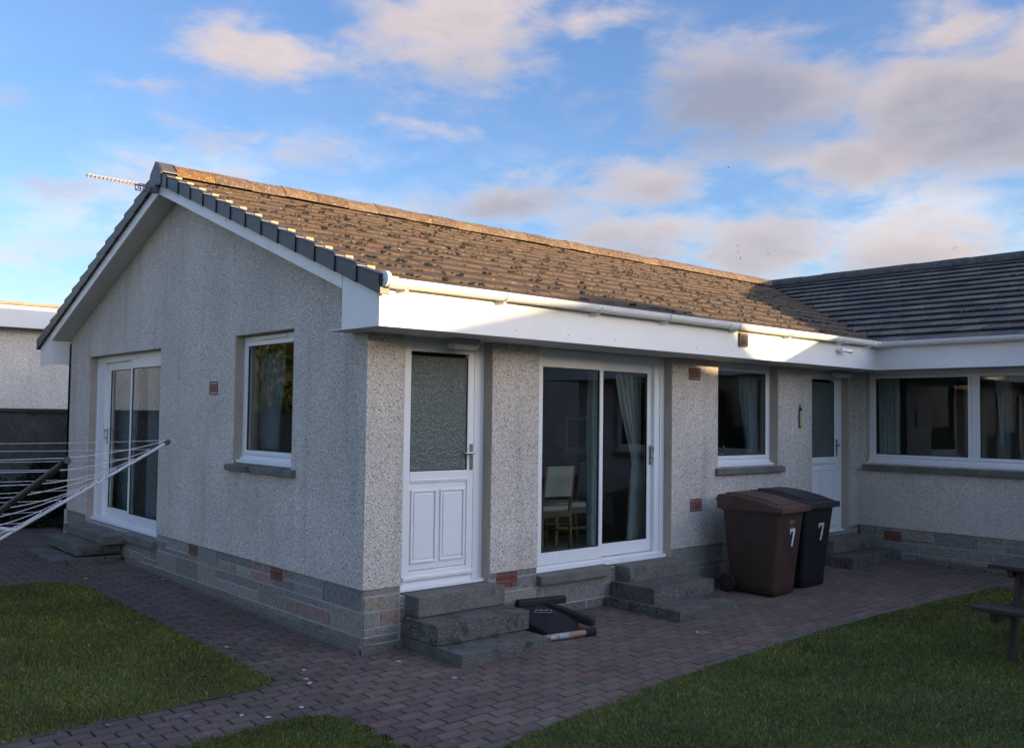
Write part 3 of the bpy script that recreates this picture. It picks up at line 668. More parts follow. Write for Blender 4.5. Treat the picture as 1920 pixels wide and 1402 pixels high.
for k in range(8):
    for z in (2.15, 2.27): mb.tube([(L_ - OV - .0025, -.85 - k * .6, z), (L_ - OV + .001, -.85 - k * .6, z)], .006, 8)
for k in range(6): y = .35 + k * .62; mb.tube([(XE - .007, y, 2.52 + m_ * y), (XE - .003, y, 2.52 + m_ * y)], .006, 8)

# ---- roofs
NC = 14; Y0 = -.60; Y1 = W_ / 2; gy = (Y1 - Y0) / NC
def roof_slope(name, mt, tr, ustart, uend, tw, cols, tilt=.030, seed=1, stagger=False, gap=.004, riser=1.0):
    """tr(u, y, z) maps eave-run u, plan distance y and height to the world; the course lines run along u"""
    rnd = random.Random(seed); mb = MB()
    for i in range(NC):
        ya, yb = Y0 + i * gy, min(Y0 + (i + 1) * gy + .03, Y1)
        off = (tw / 2 if (stagger and i % 2) else 0)
        n = 0
        ulo = min(ustart(ya), ustart(yb)); uhi = max(uend(ya), uend(yb))
        k = 0; u = ulo - off
        while u < uhi:
            u0a, u1a = max(u, ustart(ya)), min(u + tw - gap, uend(ya)); u0b, u1b = max(u, ustart(yb)), min(u + tw - gap, uend(yb))
            if u1a > u0a + .005 or u1b > u0b + .005:
                u1a = max(u1a, u0a); u1b = max(u1b, u0b)
                j = rnd.gauss(0, .0012); j2 = rnd.gauss(0, .0012)
                za, zb = ZR0 + m_ * ya + tilt + j, ZR0 + m_ * yb - .004
                th = .026
                c = rnd.choice(cols); kk = rnd.uniform(.92, 1.08); c = tuple(v * kk for v in c)
                ja = rnd.gauss(0, .0013)
                A = [tr(u0a, ya + ja, za - th), tr(u1a, ya + ja, za + j2 - th), tr(u1b, yb, zb - th), tr(u0b, yb, zb - th)]
                B = [tr(u0a, ya + ja, za), tr(u1a, ya + ja, za + j2), tr(u1b, yb, zb), tr(u0b, yb, zb)]
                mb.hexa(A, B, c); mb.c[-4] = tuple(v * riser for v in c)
                # raised side lap
                if u1a - u0a > tw * .8 and u1b - u0b > tw * .8:
                    A2 = [tr(u0a, ya + .004, za), tr(u0a + .035, ya + .004, za), tr(u0b + .035, yb, zb), tr(u0b, yb, zb)]
                    B2 = [(p[0], p[1], p[2] + .0025) for p in A2]; A2 = [(p[0], p[1], p[2] - .003) for p in A2]
                    mb.hexa(A2, B2, tuple(v * .94 for v in c))
            u += tw
    return mb
tc_main = [(1, 1, 1), (1.05, .99, .94), (.95, .96, .97), (1.0, .95, .9), (.92, .92, .92)]
mb = roof_slope('front_roof', None, lambda u, y, z: (u, y, z), lambda y: -.20, lambda y: L_ + y, .335, tc_main, seed=3, tilt=.026)
roof_front = P('roof', mb, M['tile'])
mb = roof_slope('back_roof', None, lambda u, y, z: (u, W_ - y, z), lambda y: -.20, lambda y: 13.0, .67, tc_main, seed=5)
P('roof', mb, M['tile'])
yend = -5.65
mb = roof_slope('wing_roof', None, lambda u, y, z: (L_ + y, -u, z), lambda y: -y, lambda y: -yend, .335, [(1, 1, 1), (.72, .74, .76), (1.5, 1.4, 1.28), (.85, .85, .86), (1.2, 1.15, 1.1)], seed=9, stagger=True, tilt=.034, gap=.016, riser=.2)  # riser faces darkened: dirt, moss and gap shadow put into the colour
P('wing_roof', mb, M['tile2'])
# far slope of the wing, plain tiles as well
mb = MB(); xr = L_ + Y1
mb.hexa([(xr, yend, 4.06), (xr + 4.6, yend, 2.40), (xr + 4.6, 6, 2.40), (xr, 6, 4.06)], [(xr, yend, 4.11), (xr + 4.6, yend, 2.45), (xr + 4.6, 6, 2.45), (xr, 6, 4.11)])
P('wing_roof', mb, M['tile2'])
# walls that close the volume behind (never seen from the lawn side)
mb = MB(); mb.box(xr + 4.0, xr + 4.2, -5.2, 8, -.6, 2.35); mb.box(L_ + .1, xr + 4.0, -5.2, -5.0, -.6, 2.3)
mb.poly([(L_ - .5, -5.2, 2.3), (xr + 4.5, -5.2, 2.3), (xr, -5.2, 4.08), (L_ - .5, -5.1, 2.3), (xr + 4.5, -5.1, 2.3), (xr, -5.1, 4.08)], [(0, 1, 2), (5, 4, 3), (0, 3, 4, 1), (1, 4, 5, 2), (2, 5, 3, 0)])
mb.box(0, xr + 4, W_ - .1, W_, -.6, 2.4)
P('rear_wall', mb, M['harl'])
for sg in (-1, 1):
    mb = MB(); xa, xb = xr + sg * (Y1 - Y0), xr; za, zb_ = ZR0 + m_ * Y0, ZR0 + m_ * Y1
    mb.hexa([(xa, yend - .02, za - .22), (xb, yend - .02, zb_ - .22), (xb, yend + .004, zb_ - .22), (xa, yend + .004, za - .22)], [(xa, yend - .02, za + .05), (xb, yend - .02, zb_ + .04), (xb, yend + .004, zb_ + .04), (xa, yend + .004, za + .05)])
    P('bargeboard', mb, M['fascia'])
# ridge tiles
def ridge(name, p0, p1, mt, seg=.45, cols=((1, 1, 1),), first=None):
    p0 = Vector(p0); p1 = Vector(p1); d = (p1 - p0); n = int(d.length / seg); d.normalize(); sd = Vector((-d.y, d.x, 0)); mb = MB(); rnd = random.Random(4)
    for i in range(n + 1):
        a = p0 + d * seg * i; b = p0 + d * (seg * (i + 1) - .006) if i < n else p1
        if (b - a).length < .02: continue
        j = rnd.gauss(0, .004); c = rnd.choice(cols); k = rnd.uniform(.85, 1.15); c = tuple(v * k for v in c)
        if first and i == 0: c = first
        prof = [(-.155, -.118), (-.115, -.058), (-.05, -.004), (0, .010), (.05, -.004), (.115, -.058), (.155, -.118)]
        va = [a + sd * x + Vector((0, 0, z + j)) for x, z in prof]; vb = [b + sd * x + Vector((0, 0, z + j * .4)) for x, z in prof]
        lo_a = [v - Vector((0, 0, .03)) for v in va]; lo_b = [v - Vector((0, 0, .03)) for v in vb]
        for q in range(6):
            mb.hexa([lo_a[q], lo_a[q + 1], lo_b[q + 1], lo_b[q]], [va[q], va[q + 1], vb[q + 1], vb[q]], c)
    return P(name, mb, mt)
RZ = ZR0 + m_ * Y1 + .125
ridge('ridge_tiles', (-.10, Y1, RZ), (L_ + Y1 + .05, Y1, RZ), M['ridge'], cols=((1, 1, 1), (.9, .85, .8), (1.15, 1.1, 1.0)), first=(1.25, 1.0, .5))
ridge('ridge_tiles', (L_ + Y1, Y1 + .16, RZ - .006), (L_ + Y1, yend, RZ), M['ridge2'])
# dry-verge caps: one hand of steps for each slope, plus the ridge end cap
def verge():
    for s_ in (0, 1):
        f = (lambda y: y) if s_ == 0 else (lambda y: W_ - y)
        for i in range(NC):
            ya, yb = Y0 + i * gy, Y0 + (i + 1) * gy + .02
            if i == NC - 1: yb = Y1 - .06
            mb = MB(); x0, x1 = -.285, -.268; o = .012
            k = random.uniform(.9, 1.1); c = (k, k, k)
            top_a, top_b = ZR0 + m_ * ya + .052, ZR0 + m_ * yb + .028
            bot_a, bot_b = top_a - .155, top_b - .128
            A = [(x0 - o, f(ya), bot_a), (x1 - o, f(ya), bot_a), (x1, f(yb), bot_b), (x0, f(yb), bot_b)]
            B = [(x0 - o, f(ya), top_a), (x1 - o, f(ya), top_a), (x1, f(yb), top_b), (x0, f(yb), top_b)]
            mb.hexa(A, B, c)
            A = [(x0 - o, f(ya), top_a - .016), (-.195, f(ya), top_a - .016), (-.195, f(yb), top_b - .016), (x0, f(yb), top_b - .016)]
            B = [(p[0], p[1], p[2] + .018) for p in A]; mb.hexa(A, B, c)
            # closed lower end of the cap
            A = [(x0 - o, f(ya), bot_a), (-.195, f(ya), bot_a), (-.195, f(ya + .008), bot_a), (x0 - o, f(ya + .008), bot_a)]
            B = [(p[0], p[1], top_a) for p in A]; mb.hexa(A, B, c)
            P('verge_cap', mb, M['cap'], bevel=.004)
            if s_ == 0:
                mb = MB(); z = ZR0 + m_ * ya + .045; mb.box(-.194, -.12, ya - .006, ya + .02, z - .045, z); P('verge_clip', mb, simple('pale_clip', (.40, .33, .22), .8) if i == 0 else bpy.data.materials['pale_clip'])
    mb = MB(); x0, x1 = -.30, -.27; c = (1, 1, 1)
    prof = [(-.19, 3.985), (-.15, RZ - .11), (0, RZ + .02), (.15, RZ - .11), (.19, 3.985), (.10, 3.965), (0, 3.99), (-.10, 3.965)]
    mb.poly([(x0, Y1 + a, b) for a, b in prof] + [(x1, Y1 + a, b) for a, b in prof], [tuple(range(8)), tuple(range(15, 7, -1))] + [(i, (i + 1) % 8, 8 + (i + 1) % 8, 8 + i) for i in range(8)], c)
    for sgn in (-1, 1):
        mb.hexa([(x1, Y1 + sgn * .15, RZ - .125), (-.09, Y1 + sgn * .15, RZ - .125), (-.09, Y1, RZ + .005), (x1, Y1, RZ + .005)], [(x1, Y1 + sgn * .15, RZ - .11), (-.09, Y1 + sgn * .15, RZ - .11), (-.09, Y1, RZ + .02), (x1, Y1, RZ + .02)], (3.2, 2.4, 1.6))
    P('ridge_cap', mb, M['cap'], bevel=.003)
verge()
# moss clumps sitting on the lower edges of the tiles
def moss():
    ico = []; bm = bmesh.new(); bmesh.ops.create_icosphere(bm, subdivisions=1, radius=1); V0 = [v.co.copy() for v in bm.verts]; F0 = [tuple(v.index for v in f.verts) for f in bm.faces]; bm.free()
    mb = MB(); rnd = random.Random(12)
    for i in range(NC):
        ya = Y0 + i * gy; umax = L_ + ya
        u = -.10
        while u < umax - .1:
            low = 1 - i / NC
            for _ in range(rnd.choice((3, 4, 6, 8, 11)) if rnd.random() < .55 + .35 * low else 1):
                uu = u + rnd.gauss(0, .05) if rnd.random() < .65 else u + rnd.uniform(-.16, .16)
                r = rnd.uniform(.004, .011) * (1 + .9 * (rnd.random() < .10)); zz = ZR0 + m_ * ya + .014 + rnd.uniform(-.014, .010)
                sx, sy, sz = r * rnd.uniform(.9, 2.6), r * .8, r * rnd.uniform(.7, 1.2)
                vs = [(uu + v.x * sx * rnd.uniform(.8, 1.2), ya - .006 + v.y * sy * rnd.uniform(.8, 1.2), zz + v.z * sz * rnd.uniform(.8, 1.2)) for v in V0]
                mb.poly(vs, F0)
            u += .335
    o = P('moss_clumps', mb, M['moss'], fix=False); tag(o, kind='stuff')
moss()
# valley lining
mb = MB(); mb.face([(7.40, -.66, 2.43), (7.62, -.66, 2.43), (12.2, Y1, 4.10), (12.0, Y1 + .1, 4.10)]); P('valley_lining', mb, simple('lead', (.05, .052, .055), .5))

# ---- gutters
def gutter(pts, name='gutter'):
    mb = MB(); r = .058; n = 10
    for a, b in zip(pts[:-1], pts[1:]):
        a = Vector(a); b = Vector(b); d = (b - a).normalized(); sd = Vector((d.y, -d.x, 0))
        outer = [(math.cos(math.pi * k / n), -math.sin(math.pi * k / n)) for k in range(n + 1)]
        va = [a + sd * x * r + Vector((0, 0, z * r * 1.05)) for x, z in outer]; vb = [b + sd * x * r + Vector((0, 0, z * r * 1.05)) for x, z in outer]
        ia = [a + sd * x * (r - .004) + Vector((0, 0, z * (r - .004) * 1.05)) for x, z in outer]; ib = [b + sd * x * (r - .004) + Vector((0, 0, z * (r - .004) * 1.05)) for x, z in outer]
        for k in range(n): mb.hexa([ia[k], ia[k + 1], ib[k + 1], ib[k]], [va[k], va[k + 1], vb[k + 1], vb[k]])
        mb.tube([a + sd * r * .99, b + sd * r * .99], .006, 8)
    return P(name, mb, M['gutter'])
GY = -OV - .072; GZ = 2.452; GX = L_ - OV - .072
gutter([(-.25, GY, GZ), (GX, GY, GZ)]); gutter([(GX, GY, GZ), (GX, -5.65, GZ)])
def ring(c, d, wd, rr, mb, full=True):
    c = Vector(c); d = Vector(d); sd = Vector((d.y, -d.x, 0)); n = 12
    outer = [(math.cos(math.pi * k / n), -math.sin(math.pi * k / n)) for k in range(n + 1)]
    for k in range(n):
        q = []
        for kk, rad in ((k, rr - .006), (k + 1, rr - .006), (k + 1, rr), (k, rr)):
            x, z = outer[kk]; q.append(sd * x * rad + Vector((0, 0, z * rad * 1.05)))
        mb.hexa([c - d * wd / 2 + v for v in q], [c + d * wd / 2 + v for v in q])
for x in [-.05, .95, 2.10, 3.10, 4.27, 5.32, 6.46, 7.2]:
    mb = MB(); ring((x, GY, GZ), (1, 0, 0), .022, .065, mb)
    mb.hexa([(x - .05, -OV, GZ - .095), (x + .02, -OV, GZ - .095), (x + .02, -OV, GZ - .05), (x - .05, -OV, GZ - .05)], [(x - .012, GY, GZ - .075), (x + .012, GY, GZ - .075), (x + .012, GY, GZ - .058), (x - .012, GY, GZ - .058)])
    P('gutter_bracket', mb, M['gutter'])
for y in [-1.2, -2.05, -2.9]:
    mb = MB(); ring((GX, y, GZ), (0, 1, 0), .022, .065, mb); P('gutter_bracket', mb, M['gutter'])
for c_, d_, w_, r_ in (((4.16, GY, GZ), (1, 0, 0), .13, .064), ((GX - .08, GY, GZ), (1, 0, 0), .10, .066), ((GX, GY - .08, GZ), (0, 1, 0), .10, .066)):
    mb = MB(); ring(c_, d_, w_, r_, mb); P('gutter_union', mb, M['gutter'])
mb = MB(); ring((-.15, GY, GZ), (1, 0, 0), .17, .065, mb); mb.tube([(-.262, GY, GZ - .002), (-.228, GY, GZ - .002)], .061, 20); P('gutter_stop_end', mb, M['gutter'])

# ---- steps (front door, patio door, back door, gable door)
M['concrete2'] = speckled('stained_concrete', (.105, .098, .085), (.40, .39, .35), (.03, .03, .025), thr=.76, scale=85, bump=.9, var=.45, vscale=5, moss=((.040, .042, .026), 3.5, .57))
def step(parts):
    for i, (x0, x1, y0, y1, z0, z1) in enumerate(parts):
        mb = MB(); n = 6
        mb.box(x0, x1, y0, y1, z0, z1); P('step', mb, M['concrete' if i == 0 else 'concrete2'], bevel=.006)
def G_(x, y): return gz(x, y) - .03
step([(.425, 1.37, -.185, .10, -.245, -.08), (.385, 1.38, -.50, -.02, -.41, -.25), (.38, 1.335, -.82, -.02, G_(0, -.8), -.415)])
step([(3.05, 3.98, -.188, .10, -.24, -.085), (2.96, 3.93, -.58, -.02, -.385, -.235), (2.87, 3.80, -.97, -.02, G_(3, -.9), -.380)])
step([(6.85, 7.82, -.30, .10, -.27, -.10), (6.75, 7.98, -.62, -.02, G_(7, -.5), -.275)])
step([(-.26, .10, 5.44, 7.10, -.22, -.11), (-.54, -.02, 5.57, 7.0, -.345, -.225), (-.83, -.02, 5.5, 6.72, G_(-.8, 5.5), -.365)])

# ---- rooms behind the glass
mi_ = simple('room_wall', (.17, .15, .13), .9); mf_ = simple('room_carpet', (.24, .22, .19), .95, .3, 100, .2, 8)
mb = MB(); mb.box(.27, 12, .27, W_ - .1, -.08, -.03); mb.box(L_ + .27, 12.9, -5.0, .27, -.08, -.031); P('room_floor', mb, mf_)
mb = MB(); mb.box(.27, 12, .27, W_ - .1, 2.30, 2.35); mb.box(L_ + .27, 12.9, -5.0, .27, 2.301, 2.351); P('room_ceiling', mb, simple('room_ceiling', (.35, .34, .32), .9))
mb = MB()
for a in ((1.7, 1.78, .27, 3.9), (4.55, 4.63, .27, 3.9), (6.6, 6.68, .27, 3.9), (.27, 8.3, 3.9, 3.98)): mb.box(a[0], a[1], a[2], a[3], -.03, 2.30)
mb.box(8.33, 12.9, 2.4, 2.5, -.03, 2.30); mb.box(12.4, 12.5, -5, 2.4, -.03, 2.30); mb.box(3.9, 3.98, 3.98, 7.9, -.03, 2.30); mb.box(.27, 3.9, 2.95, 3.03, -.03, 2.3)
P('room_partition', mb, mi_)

# ------------------------------------------------------------------ curtains
def curtain(name, label, pts, orient, d, folds, mt, amp=.035, group=None):
    """pts: list of (z, uleft, uright) from top to bottom"""
    mb = MB(); nu = folds * 8; nv = 24; t = T(orient); base = 0; rows = []
    zs = [p[0] for p in pts][::-1]; ul = [p[1] for p in pts][::-1]; ur = [p[2] for p in pts][::-1]
    for j in range(nv + 1):
        z = pts[0][0] + (pts[-1][0] - pts[0][0]) * j / nv
        a = float(np.interp(z, zs, ul)); b = float(np.interp(z, zs, ur)); wd = abs(b - a); row = []
        for i in range(nu + 1):
            s = i / nu; dd = d + amp * math.sin(s * folds * 2 * math.pi + .6 * math.sin(j * .25)) * (.6 + .4 * math.sin(3 * s + j * .1))
            row.append(len(mb.v)); mb.v.append(t(a + (b - a) * s, dd, z))
        rows.append(row)
    for j in range(nv):
        for i in range(nu): mb.f.append((rows[j][i], rows[j][i + 1], rows[j + 1][i + 1], rows[j + 1][i])); mb.c.append((1, 1, 1)); mb.m.append(0)
    o = mb.build(name, mt, smooth=True, fix=False); s = o.modifiers.new('thick', 'SOLIDIFY'); s.thickness = .003
    tag(o, label, 'curtain', group); return o
mc = simple('pale_curtain', (.42, .43, .40), .9, .3, 300, .1, 8); mc2 = simple('blue_grey_curtain', (.20, .24, .25), .9, .3, 300, .15, 8)
curtain('curtain', 'pale curtain gathered by a tie behind the front sliding patio door', [(1.95, 3.40, 3.84), (1.5, 3.53, 3.84), (.98, 3.71, 3.84), (.90, 3.72, 3.83), (.8, 3.69, 3.88), (.5, 3.65, 3.90), (.04, 3.62, 3.96)], 'front', .36, 5, mc)
curtain('curtain', 'narrow blue grey curtain edge beside the mullion of the front patio door', [(1.95, 2.97, 3.12), (.0, 2.96, 3.12)], 'front', .34, 2, mc2)
curtain('curtain', 'sheer grey curtain at the right of the window above the bins', [(2.0, 5.66, 6.10), (.98, 5.86, 6.14)], 'front', .33, 6, mc2)
curtain('curtain', 'pale blue curtain at the left end of the wing window', [(2.06, -.40, -.10), (.95, -.42, -.12)], 'wing', .36, 5, mc)
curtain('curtain', 'grey curtain behind the right pane of the wing window', [(2.06, -1.86, -1.66), (.95, -1.86, -1.76)], 'wing', .36, 3, mc2)
curtain('curtain', 'grey blue curtain behind the gable window', [(2.14, 2.02, 2.72), (1.05, 2.12, 2.74)], 'gable', .32, 7, mc2)
curtain('curtain', 'pale long curtain behind the left pane of the gable patio door', [(2.0, 6.25, 7.0), (.02, 6.35, 7.0)], 'gable', .38, 8, mc2)
curtain('curtain', 'long grey curtain behind the right pane of the gable patio door', [(2.0, 5.45, 5.80), (.02, 5.40, 5.80)], 'gable', .36, 4, mc2)

# ------------------------------------------------------------------ dining chairs and television indoors
m_wood = simple('light_oak', (.17, .095, .04), .5, .1, 80, .3, 10); m_seat = simple('cream_upholstery', (.46, .43, .34), .85, .2, 300, .08, 10)
def chair(loc, rz, label):
    t = empty('dining_chair', loc, label, 'chair', 'cream dining chairs inside the patio door', rz)
    mb = MB()
    for x in (-.20, .20): mb.tube([(x, -.21, 0), (x * .95, -.2, .44)], [.016, .021], 8)
    for x in (-.20, .20):
        l = MB(); l.bar((x, .22, 0), (x, .20, .46), .032, .034, (0, 1, 0)); l.bar((x, .20, .46), (x * .97, .27, .93), .03, .034, (0, 1, 0)); l.build('leg', m_wood, t, bevel=.004)
        l = MB(); l.bar((x, -.21, 0), (x, -.20, .44), .034, .034, (0, 1, 0)); l.build('leg', m_wood, t, bevel=.004)
    a = MB(); a.box(-.20, .20, -.22, -.195, .38, .44); a.box(-.20, .20, .19, .215, .38, .44); a.box(-.215, -.19, -.2, .2, .38, .44); a.box(.19, .215, -.2, .2, .38, .44); a.box(-.2, -.185, -.2, .2, .20, .23); a.box(.185, .2, -.2, .2, .20, .23); a.build('seat_rail', m_wood, t, bevel=.003)
    a = MB(); a.box(-.22, .22, -.24, .20, .44, .50); a.build('seat', m_seat, t, bevel=.02)
    a = MB(); a.hexa([(-.19, .205, .60), (.19, .205, .60), (.19, .245, .60), (-.19, .245, .60)], [(-.185, .245, .93), (.185, .245, .93), (.185, .285, .93), (-.185, .285, .93)]); a.build('backrest', m_seat, t, bevel=.012)
    return t
chair((2.90, .93, -.03), R(176), 'cream dining chair nearest the patio glass, seen from behind')
chair((3.42, 1.10, -.03), R(-112), 'cream dining chair seen side on, behind the nearer chair')
t = empty('dining_table', (2.6, 1.9, -.03), 'dark wooden dining table behind the cream chairs', 'table')
a = MB(); a.box(-.55, .55, -.4, .5, .71, .745); a.build('tabletop', m_wood, t, bevel=.006)
for x in (-.48, .48):
    for y in (-.34, .44): l = MB(); l.bar((x, y, 0), (x, y, .71), .06, .06, (0, 1, 0)); l.build('leg', m_wood, t, bevel=.004)
t = empty('television', (4.28, 1.80, .97), 'boxy old television with grey surround on a cabinet inside', 'television')
a = MB(); a.box(-.25, .25, -.02, .02, .0, .50); a.hexa([(-.22, .02, .04), (.22, .02, .04), (.22, .02, .46), (-.22, .02, .46)], [(-.13, .35, .1), (.13, .35, .1), (.13, .35, .4), (-.13, .35, .4)]); a.build('casing', simple('silver_plastic', (.40, .42, .43), .4), t, bevel=.01); t.scale = (.78, .8, .93)
a = MB(); a.box(-.205, .205, -.026, -.02, .09, .46); a.build('screen', simple('tv_screen', (.012, .013, .016), .12), t)
a = MB(); a.box(3.98, 4.54, 1.62, 2.3, -.03, .965); tag(a.build('cabinet', simple('dark_cabinet', (.05, .035, .025), .5), bevel=.01), 'dark cabinet carrying the television inside the patio room', 'cabinet')

# ------------------------------------------------------------------ wall-mounted things
def bulkhead(x0, x1, label):
    t = empty('outdoor_light', ((x0 + x1) / 2, -.07, 2.03), label, 'light', 'bulkhead lights over the back doors')
    h = (x1 - x0) / 2
    a = MB(); a.box(-h, h, -.055, .065, .03, .072); a.build('base', simple('lamp_base', (.35, .34, .31), .5) if 'lamp_base' not in bpy.data.materials else bpy.data.materials['lamp_base'], t, bevel=.008)
    a = MB(); a.hexa([(-h + .02, -.04, -.022), (h - .02, -.04, -.022), (h - .02, .05, -.022), (-h + .02, .05, -.022)], [(-h + .005, -.052, .03), (h - .005, -.052, .03), (h - .005, .06, .03), (-h + .005, .06, .03)]); a.build('diffuser', simple('lamp_diffuser', (.55, .53, .48), .35) if 'lamp_diffuser' not in bpy.data.materials else bpy.data.materials['lamp_diffuser'], t, bevel=.006)
bulkhead(.80, 1.10, 'grey bulkhead light under the soffit over the nearest half-glazed door')
bulkhead(7.28, 7.62, 'grey bulkhead light under the soffit over the far half-glazed door')
a = MB(); a.box(4.40, 4.55, -OV - .028, -OV, 2.225, 2.375, (1, 1, 1), 0); a.box(4.418, 4.532, -OV - .034, -OV - .028, 2.245, 2.355, (1, 1, 1), 1)
tag(a.build('vent_cover', [simple('bronze_plastic', (.10, .065, .04), .5), simple('smoked_lens', (.05, .035, .02), .25)], bevel=.004), 'small brown square cover fixed on the white fascia', 'vent cover')
t = empty('security_camera', (6.49, -OV, 2.305), 'small white security sensor on the fascia near the inner corner', 'sensor')
a = MB(); a.tube([(0, 0, 0), (0, -.02, 0)], .026, 14); a.tube([(0, -.015, 0), (.03, -.06, -.005)], .009, 8); a.build('bracket', M['gutter'], t)
a = MB(); a.tube([(.0, -.06, .0), (.15, -.10, -.012)], [.024, .026], 14); a.tube([(.15, -.10, -.012), (.165, -.104, -.013)], [.028, .028], 14); a.build('housing', M['upvc'], t)
t = empty('thermometer', (6.53, 0, 1.33), 'slim yellow garden thermometer on the wall left of the far door', 'thermometer')
a = MB(); a.box(-.028, .028, -.016, -.002, .0, .27); a.build('backing', simple('brown_backing', (.12, .07, .04), .6), t, bevel=.004)
a = MB(); a.box(-.013, .022, -.021, -.016, .02, .22); a.build('scale', simple('yellow_scale', (.50, .42, .14), .5), t, bevel=.001)
a = MB(); a.box(-.02, .02, -.026, -.016, .222, .25); a.tube([(.0, -.01, .27), (-.004, -.01, .31)], .006, 8); a.build('cap', M['dark'], t)

# TV aerial
t = empty('tv_aerial', (-.30, 4.0, 3.965), 'yagi television aerial bracketed at the gable peak, pointing left', 'aerial')
mal = simple('aerial_metal', (.30, .26, .23), .4, metal=.3); mpl = simple('aerial_plastic', (.09, .10, .14), .5)
a = MB(); a.tube([(-.74, .0, .0 + .0), (-.02, 0, -.012)], .009, 8); a.tube([(.03, 0, -.02), (-.08, 0, -.012)], .011, 8); a.build('boom', mal, t)
a = MB()
for k in range(13):
    x = -.72 + k * .042; a.tube([(x, -.055, .002), (x, .055, .002)], .004, 6); a.box(x - .004, x + .004, -.012, .012, -.018, .014)
    if k < 12: a.box(x + .006, x + .036, -.02, .02, -.004, .004)
a.build('elements', mal, t)
a = MB()
for zz in (-.005, -.06):
    for y in (-.05, .05): a.tube([(-.20, y, zz), (-.03, y, zz)], .005, 6)
for x in (-.20, -.145, -.09, -.03):
    for y in (-.05, .05): a.tube([(x, y, -.005), (x, y, -.06)], .005, 6)
a.tube([(-.20, -.05, -.06), (-.20, .05, -.06)], .004, 6); a.tube([(-.03, -.05, -.06), (-.03, .05, -.06)], .004, 6)
a.build('reflector', mpl, t)
a = MB(); a.box(-.02, .035, -.03, .03, -.07, .03); a.tube([(.0, 0, .0), (.05, .0, -.01)], .014, 8); a.build('clamp', mpl, t, bevel=.004)

